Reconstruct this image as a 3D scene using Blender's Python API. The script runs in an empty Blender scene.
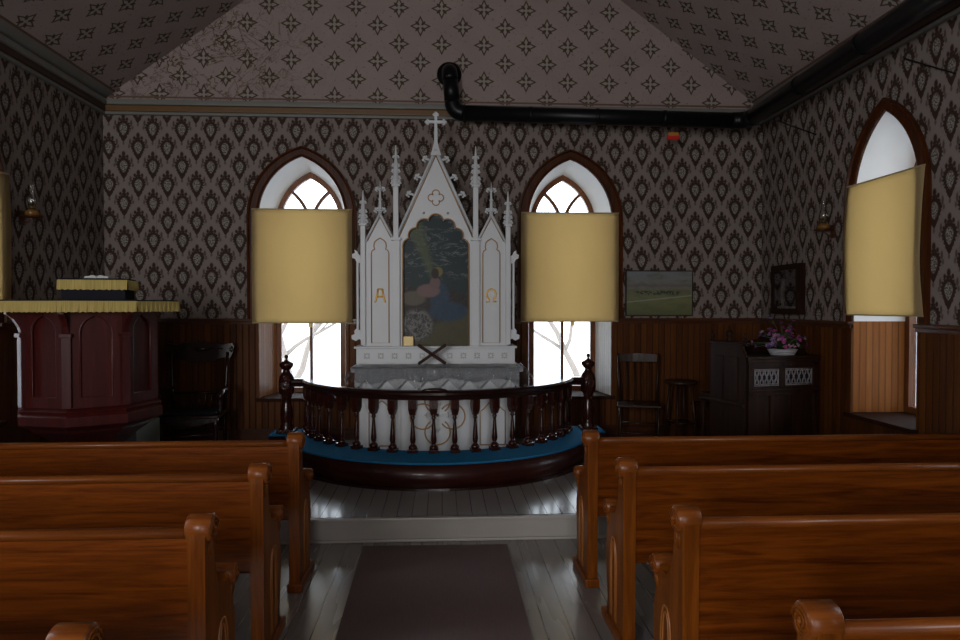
import bpy, bmesh, math, random
from mathutils import Vector, Matrix, geometry
PI = math.pi
random.seed(7)
SC = bpy.context.scene
COL = SC.collection

# ------------------------------------------------------------------ camera, world, lights, exposure
cam_data = bpy.data.cameras.new('camera')
cam = bpy.data.objects.new('camera', cam_data)
COL.objects.link(cam)
cam_data.sensor_width = 36.0
cam_data.lens = 36.0 * 680 / 960
cam_data.clip_start = 0.02
cam.location = (0, 0, 1.7)
cam.rotation_euler = (PI / 2 - math.atan(14 / 680), 0, -math.atan(38 / 680))
SC.camera = cam

SC.view_settings.view_transform = 'Standard'
SC.view_settings.look = 'None'
SC.view_settings.gamma = 1
SC.view_settings.use_curve_mapping = False
SC.view_settings.exposure = -0.13

world = bpy.data.worlds.new('world')
SC.world = world
world.use_nodes = True
bg = world.node_tree.nodes['Background']
bg.inputs[0].default_value = (0.80, 0.90, 1.0, 1)
bg.inputs[1].default_value = 5.0


def area(name, loc, rot, sx, sy, power, color):
    l = bpy.data.lights.new(name, 'AREA')
    l.shape = 'RECTANGLE'
    l.size, l.size_y = sx, sy
    l.energy = power
    l.color = color
    o = bpy.data.objects.new(name, l)
    COL.objects.link(o)
    o.location = loc
    o.rotation_euler = rot
    return o


# added daylight lamps, each standing outside an assumed nave side window out of view
for sy_ in (2.3, -0.9):
    area('added_daylight_right', (4.5, sy_, 1.9), (0, PI / 2, 0), 2.2, 0.9, 15, (0.86, 0.93, 1.0))
    area('added_daylight_left', (-4.5, sy_, 1.9), (0, -PI / 2, 0), 2.2, 0.9, 55, (0.95, 0.96, 1.0))
area('assumed_door_light', (0.0, -3.9, 1.75), (PI / 2, 0, 0), 1.0, 3.0, 85, (1.0, 0.95, 0.92))  # lamp inside the back wall for an assumed door; no opening is modelled
area('fill_back_left', (-2.7, -3.9, 2.5), (PI / 2, 0, 0), 1.3, 2.4, 265, (0.97, 0.96, 0.96))  # added fill from behind left; the back wall has no window here

# ------------------------------------------------------------------ node helpers


class NT:
    def __init__(s, mat):
        s.m = mat
        mat.use_nodes = True
        s.t = mat.node_tree
        s.t.nodes.clear()
        s.out = s.t.nodes.new('ShaderNodeOutputMaterial')

    def n(s, kind, **kw):
        x = s.t.nodes.new(kind)
        for k, v in kw.items():
            setattr(x, k, v)
        return x

    def put(s, sock, v):
        if v is None:
            return
        if isinstance(v, bpy.types.NodeSocket):
            s.t.links.new(v, sock)
        elif isinstance(v, (tuple, list)) and len(v) == 3 and sock.type == 'RGBA':
            sock.default_value = (*v, 1)
        else:
            sock.default_value = v

    def f(s, op, a, b=None, c=None):
        x = s.n('ShaderNodeMath', operation=op)
        s.put(x.inputs[0], a)
        s.put(x.inputs[1], b)
        s.put(x.inputs[2], c)
        return x.outputs[0]

    def add(s, a, b): return s.f('ADD', a, b)
    def sub(s, a, b): return s.f('SUBTRACT', a, b)
    def mul(s, a, b): return s.f('MULTIPLY', a, b)
    def div(s, a, b): return s.f('DIVIDE', a, b)
    def mx(s, a, b): return s.f('MAXIMUM', a, b)
    def mn(s, a, b): return s.f('MINIMUM', a, b)
    def ab(s, a): return s.f('ABSOLUTE', a)

    def less(s, a, b, soft=0.0):
        """1 where a<b, with a soft edge"""
        if not soft:
            return s.f('LESS_THAN', a, b)
        x = s.n('ShaderNodeMapRange')
        x.clamp = True
        s.put(x.inputs[0], s.sub(a, b))
        x.inputs[1].default_value = -soft
        x.inputs[2].default_value = soft
        x.inputs[3].default_value = 1
        x.inputs[4].default_value = 0
        return x.outputs[0]

    def mix(s, fac, a, b):
        x = s.n('ShaderNodeMix', data_type='RGBA')
        s.put(x.inputs[0], fac)
        s.put(x.inputs[6], a)
        s.put(x.inputs[7], b)
        return x.outputs[2]

    def coord(s, which='Object'):
        return s.n('ShaderNodeTexCoord').outputs[which]

    def xyz(s, v):
        x = s.n('ShaderNodeSeparateXYZ')
        s.t.links.new(v, x.inputs[0])
        return x.outputs

    def comb(s, a, b, c=0.0):
        x = s.n('ShaderNodeCombineXYZ')
        s.put(x.inputs[0], a); s.put(x.inputs[1], b); s.put(x.inputs[2], c)
        return x.outputs[0]

    def noise(s, vec, scale, detail=3.0, rough=0.5, dist=0.0):
        x = s.n('ShaderNodeTexNoise')
        s.put(x.inputs['Vector'], vec)
        x.inputs['Scale'].default_value = scale
        x.inputs['Detail'].default_value = detail
        x.inputs['Roughness'].default_value = rough
        x.inputs['Distortion'].default_value = dist
        return x.outputs['Fac']

    def mapping(s, vec, scale=(1, 1, 1), loc=(0, 0, 0)):
        x = s.n('ShaderNodeMapping')
        s.put(x.inputs['Vector'], vec)
        x.inputs['Scale'].default_value = scale
        x.inputs['Location'].default_value = loc
        return x.outputs[0]

    def ramp(s, fac, stops):
        x = s.n('ShaderNodeValToRGB')
        e = x.color_ramp.elements
        while len(e) < len(stops):
            e.new(0.5)
        for i, (p, c) in enumerate(stops):
            e[i].position = p
            e[i].color = (*c, 1)
        s.put(x.inputs[0], fac)
        return x.outputs[0]

    def bump(s, h, strength=0.3, dist=0.01):
        x = s.n('ShaderNodeBump')
        x.inputs['Strength'].default_value = strength
        x.inputs['Distance'].default_value = dist
        s.put(x.inputs['Height'], h)
        return x.outputs[0]

    def pbr(s, color, rough=0.5, metal=0.0, normal=None, spec=0.5, coat=0.0, **kw):
        x = s.n('ShaderNodeBsdfPrincipled')
        s.put(x.inputs['Base Color'], color)
        s.put(x.inputs['Roughness'], rough)
        s.put(x.inputs['Metallic'], metal)
        x.inputs['Specular IOR Level'].default_value = spec
        x.inputs['Coat Weight'].default_value = coat
        x.inputs['Coat Roughness'].default_value = 0.12
        if normal is not None:
            s.put(x.inputs['Normal'], normal)
        for k, v in kw.items():
            s.put(x.inputs[k], v)
        s.t.links.new(x.outputs[0], s.out.inputs[0])
        return x


def newmat(name):
    return NT(bpy.data.materials.new(name))


def plain(name, color, rough=0.5, metal=0.0, var=0.12, scale=9.0, spec=0.5, coat=0.0, bump=0.0):
    n = newmat(name)
    f = n.noise(n.coord(), scale, 4)
    c = n.mix(f, tuple(v * (1 - var) for v in color), tuple(min(1, v * (1 + var)) for v in color))
    nm = n.bump(f, bump) if bump else None
    n.pbr(c, rough, metal, nm, spec, coat)
    return n.m


def wood(name, dark, light, axis='X', scale=1.0, rough=0.35, coat=0.3, spec=0.22):
    n = newmat(name)
    co = n.coord()
    st = {'X': (0.9, 14, 14), 'Y': (14, 0.9, 14), 'Z': (14, 14, 0.9)}[axis]
    v = n.mapping(co, tuple(a * scale for a in st))
    g1 = n.noise(v, 1.0, 5, 0.6, 1.2)
    v2 = n.mapping(co, tuple(a * scale * 4 for a in st))
    g2 = n.noise(v2, 1.0, 3, 0.6)
    f = n.add(n.mul(g1, 0.75), n.mul(g2, 0.3))
    c = n.ramp(f, [(0.33, dark), (0.52, tuple((a + b) / 2 for a, b in zip(dark, light))), (0.68, light)])
    n.pbr(c, rough, 0.0, n.bump(g2, 0.06, 0.004), spec, coat)
    return n.m


# ------------------------------------------------------------------ pattern materials (u, v in metres along the surface)
def motif(n, x, y, det):
    """teardrop medallion, returns (dark mask, inner mask, soft halo)"""
    ax = n.ab(x)
    # egg: rounded above, drawn to a point below
    t = n.f('POWER', n.mx(n.div(n.add(y, 0.150), 0.150), 0.0004), 0.75)
    lowe = n.div(ax, n.mul(t, 0.080))
    a = n.div(x, 0.080); b = n.div(y, 0.092)
    upe = n.f('SQRT', n.add(n.mul(a, a), n.mul(b, b)))
    up = n.less(0.0, y)
    e = n.add(n.mul(up, upe), n.mul(n.sub(1.0, up), lowe))
    ang = n.f('ARCTAN2', y, x)
    e2 = n.add(n.add(e, n.mul(n.f('SINE', n.mul(ang, 16.0)), 0.07)), n.mul(n.sub(det, 0.5), 0.5))
    a2 = n.div(x, n.add(0.043, n.mul(n.mn(y, 0.0), 0.22))); b2 = n.div(n.add(y, 0.012), 0.066)
    ei = n.f('SQRT', n.add(n.mul(a2, a2), n.mul(b2, b2)))
    inner = n.less(ei, 1.0, 0.10)
    dark = n.mul(n.less(e2, 1.0, 0.08), n.sub(1.0, inner))
    def dia(cx, cy, rx, ry, s=0.3):
        u_ = n.div(n.sub(ax, cx), rx); v_ = n.div(n.sub(y, cy), ry)
        return n.less(n.f('SQRT', n.add(n.mul(u_, u_), n.mul(v_, v_))), 1.0, s)
    d = dia(0.0, 0.128, 0.019, 0.030)
    d = n.mx(d, dia(0.0, 0.095, 0.030, 0.014))
    d = n.mx(d, dia(0.040, 0.098, 0.014, 0.020))
    d = n.mx(d, n.mul(dia(0.086, 0.055, 0.012, 0.034), 0.75))
    d = n.mx(d, n.mul(dia(0.098, 0.005, 0.012, 0.022), 0.6))
    d = n.mx(d, n.mul(dia(0.0, -0.165, 0.012, 0.020), 0.6))
    dark = n.mx(dark, d)
    halo = n.less(e, 1.45, 0.3)
    return dark, inner, halo


def cells(n, u, v, pu, pv):
    out = []
    for off in (0.0, 0.5):
        cu = n.mul(n.sub(n.f('FRACT', n.add(n.div(u, pu), off + 100)), 0.5), pu)
        cv = n.mul(n.sub(n.f('FRACT', n.add(n.div(v, pv), off + 100)), 0.5), pv)
        out.append((cu, cv))
    return out


def wallpaper():
    n = newmat('medallion_wallpaper')
    uv = n.coord('UV')
    u, v, _ = n.xyz(uv)
    det = n.noise(uv, 55, 3, 0.6)
    pu, pv = 0.316, 0.412
    (a, b), (c, d) = cells(n, u, v, pu, pv)
    d1, i1, h1 = motif(n, a, b, det)
    d2, i2, h2 = motif(n, c, d, det)
    dark, inner, halo = n.mx(d1, d2), n.mx(i1, i2), n.mx(h1, h2)
    soil = n.noise(uv, 1.3, 4)
    base = n.mix(soil, (0.175, 0.146, 0.134), (0.235, 0.197, 0.18))
    # fine trellis
    col = n.mix(n.mul(n.less(det, 0.42, 0.05), n.mul(halo, 0.55)), base, (0.10, 0.065, 0.045))
    inc = n.mix(n.less(n.noise(uv, 70, 2), 0.5, 0.06), (0.27, 0.26, 0.24), (0.085, 0.065, 0.05))
    col = n.mix(inner, col, inc)
    col = n.mix(dark, col, (0.036, 0.018, 0.010))
    # paper drop seams
    seam = n.less(n.ab(n.sub(n.f('FRACT', n.add(n.div(u, 0.966), 100.3)), 0.5)), 0.0025)
    col = n.mix(n.mul(seam, 0.5), col, (0.05, 0.035, 0.03))
    n.pbr(col, 0.75, spec=0.25)
    return n.m


def starpaper():
    n = newmat('star_ceiling_paper')
    uv = n.coord('UV')
    u, v, _ = n.xyz(uv)
    pu, pv = 0.482, 0.405
    base = n.mix(n.noise(uv, 2.2, 5, 0.6), (0.25, 0.200, 0.187), (0.33, 0.268, 0.25))
    col = base
    # fine diamond trellis and specks
    sp = n.less(n.noise(uv, 26, 2), 0.33, 0.02)
    col = n.mix(n.mul(sp, 0.45), col, (0.10, 0.07, 0.05))
    line = None
    pet = None
    for (x, y) in cells(n, u, v, pu, pv):
        ax, ay = n.ab(x), n.ab(y)
        hi, lo = n.mx(ax, ay), n.mn(ax, ay)
        K = n.add(n.div(lo, 0.036), n.div(n.ab(n.sub(hi, 0.046)), 0.074))
        petal = n.less(K, 0.56, 0.08)
        kite = n.less(K, 1.0, 0.05)
        dd = n.mul(n.add(hi, lo), 0.7071)
        ee = n.mul(n.sub(hi, lo), 0.7071)
        tuft = n.less(n.add(n.div(ee, 0.022), n.div(n.ab(n.sub(dd, 0.048)), 0.034)), 1.0, 0.12)
        petal = n.mx(petal, n.less(hi, 0.016))
        out = n.mul(n.mx(kite, tuft), n.sub(1.0, petal))
        line = out if line is None else n.mx(line, out)
        pet = petal if pet is None else n.mx(pet, petal)
    col = n.mix(n.mul(pet, 0.6), col, (0.29, 0.275, 0.245))
    col = n.mix(n.mul(line, 0.92), col, (0.050, 0.031, 0.016))
    # water stains and cracks, gathered near the left end of the gable
    vor = n.n('ShaderNodeTexVoronoi', feature='DISTANCE_TO_EDGE')
    wv = n.mapping(uv, (1, 1, 1))
    nz = n.n('ShaderNodeTexNoise'); n.put(nz.inputs['Vector'], wv); nz.inputs['Scale'].default_value = 3.0
    nz.inputs['Detail'].default_value = 4
    vm = n.n('ShaderNodeVectorMath', operation='SCALE'); n.put(vm.inputs[0], nz.outputs['Color']); vm.inputs['Scale'].default_value = 0.9
    va = n.n('ShaderNodeVectorMath', operation='ADD'); n.put(va.inputs[0], wv); n.put(va.inputs[1], vm.outputs[0])
    n.put(vor.inputs['Vector'], va.outputs[0])
    vor.inputs['Scale'].default_value = 1.7
    crack = n.less(vor.outputs['Distance'], 0.011, 0.006)
    reg = n.less(n.noise(uv, 0.55, 2), 0.50, 0.08)
    # stain zone: u in -3.6..-1.4 on the gable
    zone = n.mul(n.less(n.ab(n.sub(u, 0.35)), 1.0, 0.5), n.less(n.ab(n.sub(v, 0.5)), 0.6, 0.25))
    col = n.mix(n.mul(n.mul(crack, n.mx(n.mul(reg, 0.12), zone)), 0.9), col, (0.085, 0.045, 0.02))
    w2 = n.noise(uv, 3.2, 6, 0.65, 1.5)
    ringm = n.less(n.ab(n.sub(w2, 0.52)), 0.012, 0.008)
    blot = n.less(w2, 0.36, 0.02)
    col = n.mix(n.mul(n.mul(n.mx(ringm, blot), zone), 0.85), col, (0.075, 0.036, 0.014))
    n.pbr(col, 0.8, spec=0.2)
    return n.m


def beadboard(name, dark, light, along='v', pitch=0.07, rough=0.5, coat=0.0):
    """narrow tongue-and-groove boards; grooves run along v"""
    n = newmat(name)
    uv = n.coord('UV')
    u, v, _ = n.xyz(uv)
    t = n.add(n.div(u, pitch), 100)
    fr = n.f('FRACT', t)
    idn = n.f('FLOOR', t)
    wn = n.n('ShaderNodeTexWhiteNoise', noise_dimensions='1D')
    n.put(wn.inputs['W'], idn)
    grain = n.noise(n.comb(n.mul(u, 22), n.add(n.mul(v, 1.3), n.mul(wn.outputs[0], 40))), 1.0, 5, 0.6, 0.8)
    f = n.add(n.mul(grain, 0.7), n.mul(wn.outputs[0], 0.3))
    c = n.ramp(f, [(0.25, dark), (0.75, light)])
    edge = n.ab(n.sub(fr, 0.5))
    groove = n.sub(1.0, n.less(edge, 0.455, 0.03))
    bead = n.less(n.ab(n.sub(edge, 0.40)), 0.012, 0.012)
    c = n.mix(n.mul(n.mx(groove, n.mul(bead, 0.5)), 0.75), c, tuple(a * 0.25 for a in dark))
    h = n.sub(1.0, n.mx(groove, n.mul(bead, 0.6)))
    n.pbr(c, rough, 0, n.bump(h, 0.6, 0.006), 0.15, coat)
    return n.m


def boards(name, c1, c2, pitch, rough, worn=True):
    """painted floor boards running along Y; pattern on object x"""
    n = newmat(name)
    co = n.coord()
    x, y, z = n.xyz(co)
    t = n.add(n.div(x, pitch), 100)
    fr = n.f('FRACT', t)
    wn = n.n('ShaderNodeTexWhiteNoise', noise_dimensions='1D')
    n.put(wn.inputs['W'], n.f('FLOOR', t))
    g = n.noise(n.comb(n.mul(x, 20), n.mul(y, 1.5)), 1.0, 5, 0.6)
    c = n.mix(n.add(n.mul(g, 0.6), n.mul(wn.outputs[0], 0.4)), c1, c2)
    gap = n.sub(1.0, n.less(n.ab(n.sub(fr, 0.5)), 0.478, 0.008))
    c = n.mix(n.mul(gap, 0.85), c, (0.03, 0.025, 0.022))
    scuff = n.noise(co, 7, 6, 0.7)
    r = n.add(rough, n.mul(n.sub(n.noise(n.mapping(co, (8, 0.8, 1)), 1.0, 2), 0.5), 0.10))
    hh = n.add(n.mul(n.sub(1.0, gap), 1.0), n.mul(g, 0.15))
    n.pbr(c, r, 0, n.bump(hh, 0.25, 0.004), 0.5, 0.25)
    return n.m


M = {}
M['wallpaper'] = wallpaper()
M['stars'] = starpaper()
M['wainscot'] = beadboard('orange_beadboard', (0.045, 0.012, 0.002), (0.125, 0.040, 0.006))
M['reveal_wood'] = beadboard('pale_beadboard', (0.20, 0.065, 0.013), (0.32, 0.125, 0.030), pitch=0.06)
M['reveal_white'] = beadboard('white_beadboard', (0.55, 0.53, 0.50), (0.68, 0.66, 0.62), pitch=0.06)
M['trim_wood'] = wood('reddish_trim', (0.022, 0.0055, 0.0010), (0.080, 0.020, 0.003), 'Z', 1.0, 0.45, 0.0)
M['cap_wood'] = wood('cap_rail_wood', (0.026, 0.007, 0.002), (0.080, 0.023, 0.006), 'X', 1.0, 0.4, 0.2)
M['sash_wood'] = wood('sash_wood', (0.09, 0.028, 0.008), (0.20, 0.070, 0.022), 'Z', 1.0, 0.4, 0.2)
M['floor'] = boards('grey_painted_floor', (0.140, 0.128, 0.121), (0.190, 0.176, 0.166), 0.135, 0.27)
M['platform'] = boards('platform_boards', (0.20, 0.19, 0.178), (0.26, 0.248, 0.232), 0.11, 0.22)
M['sill'] = wood('dark_sill', (0.016, 0.005, 0.002), (0.045, 0.015, 0.006), 'X', 1.0, 0.75, 0.0, 0.10)
M['riser'] = plain('riser_paint', (0.33, 0.31, 0.285), 0.35, var=0.06)
M['pew'] = wood('pew_oak', (0.042, 0.0078, 0.0005), (0.180, 0.042, 0.003), 'X', 1.6, 0.36, 0.0, 0.10)
M['pew_end'] = wood('pew_end_oak', (0.058, 0.0125, 0.001), (0.195, 0.053, 0.005), 'Z', 1.4, 0.34, 0.0, 0.12)
M['pew_cap'] = wood('pew_cap_oak', (0.085, 0.020, 0.003), (0.20, 0.056, 0.008), 'X', 1.4, 0.32, 0.05, 0.2)
M['inlay'] = plain('pale_inlay', (0.26, 0.09, 0.018), 0.35)
M['darkwood'] = wood('dark_mahogany', (0.011, 0.003, 0.002), (0.042, 0.009, 0.005), 'Z', 1.0, 0.25, 0.4)
M['rail'] = wood('rail_mahogany', (0.007, 0.0025, 0.002), (0.022, 0.006, 0.004), 'X', 1.0, 0.25, 0.4)
M['pulpit'] = wood('pulpit_red', (0.030, 0.0045, 0.004), (0.068, 0.010, 0.008), 'Z', 1.0, 0.4, 0.15)
M['organ'] = wood('organ_walnut', (0.009, 0.0035, 0.002), (0.030, 0.012, 0.006), 'Z', 1.0, 0.5, 0.0, 0.10)
M['chair'] = wood('chair_walnut', (0.008, 0.003, 0.002), (0.022, 0.008, 0.004), 'Z', 1.0, 0.3, 0.3)
M['chair2'] = wood('plain_chair_wood', (0.012, 0.005, 0.0025), (0.036, 0.015, 0.007), 'Z', 1.0, 0.45, 0.1)
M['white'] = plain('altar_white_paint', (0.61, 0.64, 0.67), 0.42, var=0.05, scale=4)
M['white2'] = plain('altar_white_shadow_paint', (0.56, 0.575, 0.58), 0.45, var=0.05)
M['gilt'] = plain('gilt_line', (0.36, 0.20, 0.07), 0.4, 0.3)
M['goldletter'] = plain('gold_letter', (0.80, 0.48, 0.10), 0.35, 0.4)
M['brass'] = plain('brass', (0.50, 0.38, 0.16), 0.4, 0.3)
M['motifgrey'] = plain('grey_stencil', (0.33, 0.34, 0.34), 0.5)
M['plaster'] = plain('white_plaster', (0.87, 0.88, 0.89), 0.6, var=0.06, scale=5, bump=0.08)
M['cornice_grey'] = plain('cornice_grey', (0.155, 0.155, 0.14), 0.5, var=0.08)
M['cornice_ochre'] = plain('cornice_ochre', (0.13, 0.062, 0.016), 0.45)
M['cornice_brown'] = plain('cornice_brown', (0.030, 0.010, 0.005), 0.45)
M['border_red'] = plain('border_red', (0.12, 0.060, 0.040), 0.6)
M['black_pipe'] = plain('black_iron', (0.010, 0.011, 0.013), 0.38, 0.6, spec=0.4)
M['blue'] = plain('blue_carpet', (0.013, 0.14, 0.29), 0.95, var=0.3, scale=60, spec=0.1, bump=0.4)
M['black_cloth'] = plain('black_cloth', (0.010, 0.010, 0.016), 0.8, spec=0.2)
M['paper'] = plain('page_paper', (0.55, 0.55, 0.52), 0.7)
M['black_paint'] = plain('black_frame', (0.010, 0.008, 0.008), 0.3)
M['red'] = plain('red_plastic', (0.50, 0.012, 0.012), 0.4)
M['orange'] = plain('orange_band', (0.42, 0.16, 0.02), 0.4)
M['greybox'] = plain('grey_green_paint', (0.12, 0.135, 0.12), 0.5)
M['kneel_wood'] = wood('kneeler_red', (0.016, 0.003, 0.002), (0.038, 0.007, 0.004), 'X', 0.6, 0.38, 0.15)
M['stand_wood'] = wood('stand_wood', (0.020, 0.006, 0.003), (0.05, 0.016, 0.008), 'X', 1.0, 0.6, 0.0)
M['snow'] = plain('snow_ground', (0.82, 0.83, 0.85), 0.9, var=0.08, scale=0.8)
M['bark'] = plain('bark', (0.26, 0.215, 0.18), 0.9, var=0.3, scale=20)
M['stem'] = plain('stem_green', (0.035, 0.07, 0.02), 0.6)
M['wicker'] = plain('white_wicker', (0.36, 0.36, 0.38), 0.5)


def glass_mat(name, tint=(1, 1, 1), gl=0.08, rough=0.02):
    n = newmat(name)
    tr = n.n('ShaderNodeBsdfTransparent')
    n.put(tr.inputs[0], tint)
    g = n.n('ShaderNodeBsdfGlossy')
    g.inputs['Roughness'].default_value = rough
    fr = n.n('ShaderNodeFresnel')
    fr.inputs[0].default_value = 1.45
    fac = n.add(n.mul(fr.outputs[0], 0.8), gl * 0.3)
    mx_ = n.n('ShaderNodeMixShader')
    n.put(mx_.inputs[0], fac)
    n.t.links.new(tr.outputs[0], mx_.inputs[1])
    n.t.links.new(g.outputs[0], mx_.inputs[2])
    n.t.links.new(mx_.outputs[0], n.out.inputs[0])
    return n.m


M['glass'] = glass_mat('window_glass')
M['lamp_glass'] = glass_mat('lamp_glass', (0.9, 0.9, 0.88), 0.25)


def plastic_mat():
    n = newmat('clear_plastic_sheet')
    tr = n.n('ShaderNodeBsdfTransparent')
    tr.inputs[0].default_value = (0.93, 0.94, 0.95, 1)
    g = n.n('ShaderNodeBsdfGlossy')
    g.inputs['Roughness'].default_value = 0.07
    co = n.coord()
    nz = n.noise(n.mapping(co, (1, 1, 0.4)), 38, 5, 0.65, 0.8)
    n.put(g.inputs['Normal'], n.bump(nz, 1.0, 0.03))
    fr = n.n('ShaderNodeFresnel')
    fr.inputs[0].default_value = 1.5
    n.put(fr.inputs['Normal'], n.bump(nz, 1.0, 0.03))
    mx_ = n.n('ShaderNodeMixShader')
    n.put(mx_.inputs[0], n.add(n.mul(fr.outputs[0], 1.1), 0.04))
    n.t.links.new(tr.outputs[0], mx_.inputs[1])
    n.t.links.new(g.outputs[0], mx_.inputs[2])
    n.t.links.new(mx_.outputs[0], n.out.inputs[0])
    return n.m


M['plastic'] = plastic_mat()


def shade_mat():
    n = newmat('tan_window_shade_cloth')
    co = n.coord()
    w = n.noise(n.mapping(co, (60, 60, 500)), 1.0, 2)
    w2 = n.noise(n.mapping(co, (1, 1, 0.35)), 2.5, 3)
    c = n.mix(n.add(n.mul(w, 0.4), n.mul(w2, 0.6)), (0.66, 0.53, 0.30), (0.76, 0.62, 0.37))
    df = n.n('ShaderNodeBsdfDiffuse')
    tl = n.n('ShaderNodeBsdfTranslucent')
    n.put(df.inputs[0], c)
    n.put(tl.inputs[0], c)
    mx_ = n.n('ShaderNodeMixShader')
    mx_.inputs[0].default_value = 0.72
    n.t.links.new(df.outputs[0], mx_.inputs[1])
    n.t.links.new(tl.outputs[0], mx_.inputs[2])
    n.t.links.new(mx_.outputs[0], n.out.inputs[0])
    return n.m


M['shade'] = shade_mat()


def carpet_mat():
    n = newmat('mauve_brown_runner')
    co = n.coord()
    f = n.noise(n.mapping(co, (90, 10, 10)), 1.0, 3)
    f2 = n.noise(co, 1.6, 4)
    c = n.mix(n.add(n.mul(f, 0.5), n.mul(f2, 0.5)), (0.095, 0.068, 0.068), (0.155, 0.115, 0.112))
    n.pbr(c, 0.95, 0, n.bump(n.noise(co, 300, 2), 0.4, 0.003), 0.1)
    return n.m


M['runner'] = carpet_mat()


def fringe_mat():
    n = newmat('gold_fringe')
    co = n.coord('UV')
    u, v, _ = n.xyz(co)
    f = n.noise(n.comb(n.mul(u, 160), n.mul(v, 4)), 1.0, 3)
    c = n.mix(f, (0.22, 0.155, 0.035), (0.66, 0.52, 0.17))
    n.pbr(c, 0.7, 0, n.bump(f, 0.8, 0.004), 0.3)
    return n.m


M['fringe'] = fringe_mat()


def lace_mat():
    n = newmat('white_lace')
    co = n.coord()
    f = n.noise(co, 90, 2)
    c = n.mix(n.less(f, 0.47, 0.04), (0.42, 0.435, 0.45), (0.29, 0.305, 0.32))
    n.pbr(c, 0.8)
    return n.m


M['lace'] = lace_mat()


def painting_mat():
    """a plain dark landscape in the same colours: night sky, slanting ray, rocks, a blue and a pink patch"""
    n = newmat('dark_landscape_painting')
    uv = n.coord('UV')
    u, v, _ = n.xyz(uv)           # u -0.33..0.33, v 0..1.3 metres
    nz = n.noise(uv, 7, 6, 0.65, 0.8)
    nz2 = n.noise(uv, 18, 5, 0.7, 1.2)
    sky = n.mix(nz, (0.0031, 0.0146, 0.0166), (0.0104, 0.0338, 0.0374))
    streak = n.less(n.ab(n.sub(n.noise(n.mapping(uv, (2.2, 7, 1)), 1.6, 5, 0.6, 1.5), 0.56)), 0.016, 0.012)
    sky = n.mix(n.mul(n.mul(streak, 0.8), n.sub(1.0, n.less(v, 0.72, 0.05))), sky, (0.1664, 0.1768, 0.1768))
    d = n.add(n.add(u, 0.03), n.mul(n.sub(v, 0.72), 0.36))
    beam = n.mul(n.less(n.ab(d), n.add(0.02, n.mul(n.sub(v, 0.6), 0.09)), 0.03), n.sub(1.0, n.less(v, 0.64, 0.06)))
    sky = n.mix(n.mul(beam, 0.6), sky, (0.0988, 0.1248, 0.0520))
    rock = n.ramp(nz2, [(0.30, (0.0042, 0.0042, 0.0047)), (0.52, (0.0208, 0.0182, 0.0156)), (0.72, (0.0884, 0.0728, 0.0520))])
    hor = n.add(0.60, n.mul(n.sub(nz, 0.5), 0.18))
    col = n.mix(n.less(v, n.sub(hor, n.mul(u, 0.12)), 0.015), sky, rock)
    gnd = n.mix(nz, (0.0234, 0.0312, 0.0114), (0.1040, 0.0858, 0.0338))
    col = n.mix(n.mul(n.less(v, n.add(0.24, n.mul(u, 0.45)), 0.03), 0.95), col, gnd)
    def blob(cx, cy, rx, ry, wob=0.35, s=0.12):
        a = n.div(n.sub(u, cx), rx); b = n.div(n.sub(v, cy), ry)
        return n.less(n.add(n.f('SQRT', n.add(n.mul(a, a), n.mul(b, b))), n.mul(n.sub(nz2, 0.5), wob)), 1.0, s)
    pale = n.mix(n.less(nz2, 0.5, 0.06), (0.1872, 0.1872, 0.1820), (0.0260, 0.0260, 0.0260))
    col = n.mix(blob(-0.20, 0.22, 0.17, 0.17, 0.9), col, pale)
    col = n.mix(blob(-0.24, 0.50, 0.13, 0.075, 0.4), col, (0.1040, 0.0884, 0.0624))
    blue = n.mix(nz2, (0.0062, 0.0208, 0.0494), (0.0286, 0.0650, 0.1144))
    col = n.mix(blob(0.13, 0.36, 0.20, 0.10), col, blue)
    col = n.mix(blob(0.04, 0.50, 0.10, 0.17), col, blue)
    col = n.mix(blob(-0.08, 0.58, 0.12, 0.07), col, (0.1716, 0.1040, 0.1040))
    col = n.mix(blob(-0.01, 0.66, 0.055, 0.06), col, (0.1560, 0.0936, 0.0936))
    col = n.mix(blob(0.02, 0.78, 0.05, 0.05, 0.1), col, (0.1716, 0.1404, 0.0364))
    col = n.mix(blob(-0.01, 0.76, 0.04, 0.055, 0.3), col, (0.0208, 0.0094, 0.0062))
    n.pbr(col, 0.45, spec=0.25)
    return n.m


M['painting'] = painting_mat()


def prairie_mat():
    n = newmat('prairie_picture')
    uv = n.coord('UV')
    u, v, _ = n.xyz(uv)          # 0..0.79, 0..0.53
    nz = n.noise(n.mapping(uv, (3, 9, 1)), 1.5, 5, 0.6, 0.6)
    c = n.ramp(n.div(v, 0.53), [(0.0, (0.1050, 0.1150, 0.0550)), (0.35, (0.1600, 0.1700, 0.0800)), (0.55, (0.1500, 0.1500, 0.0950)), (0.68, (0.1800, 0.1800, 0.1700)), (1.0, (0.1700, 0.1900, 0.2100))])
    c = n.mix(n.mul(n.less(nz, 0.45, 0.08), 0.5), c, (0.0900, 0.1050, 0.0600))
    hill = n.less(n.ab(n.sub(v, n.add(0.33, n.mul(n.noise(n.comb(n.mul(u, 8), 0.0), 1.0, 2), 0.05)))), 0.018, 0.01)
    c = n.mix(n.mul(hill, 0.7), c, (0.1200, 0.1100, 0.1100))
    trees = n.mul(n.less(n.ab(n.sub(v, 0.27)), 0.022, 0.008), n.less(n.noise(uv, 30, 2), 0.50, 0.03))
    trees = n.mul(trees, n.less(n.ab(n.sub(u, 0.38)), 0.26, 0.03))
    c = n.mix(trees, c, (0.0350, 0.0500, 0.0350))
    road = n.less(n.ab(n.sub(v, n.add(0.16, n.mul(u, 0.10)))), 0.006, 0.004)
    c = n.mix(n.mul(road, 0.8), c, (0.2800, 0.2800, 0.2400))
    n.pbr(c, 0.25, spec=0.5)
    return n.m


M['prairie'] = prairie_mat()


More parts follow.
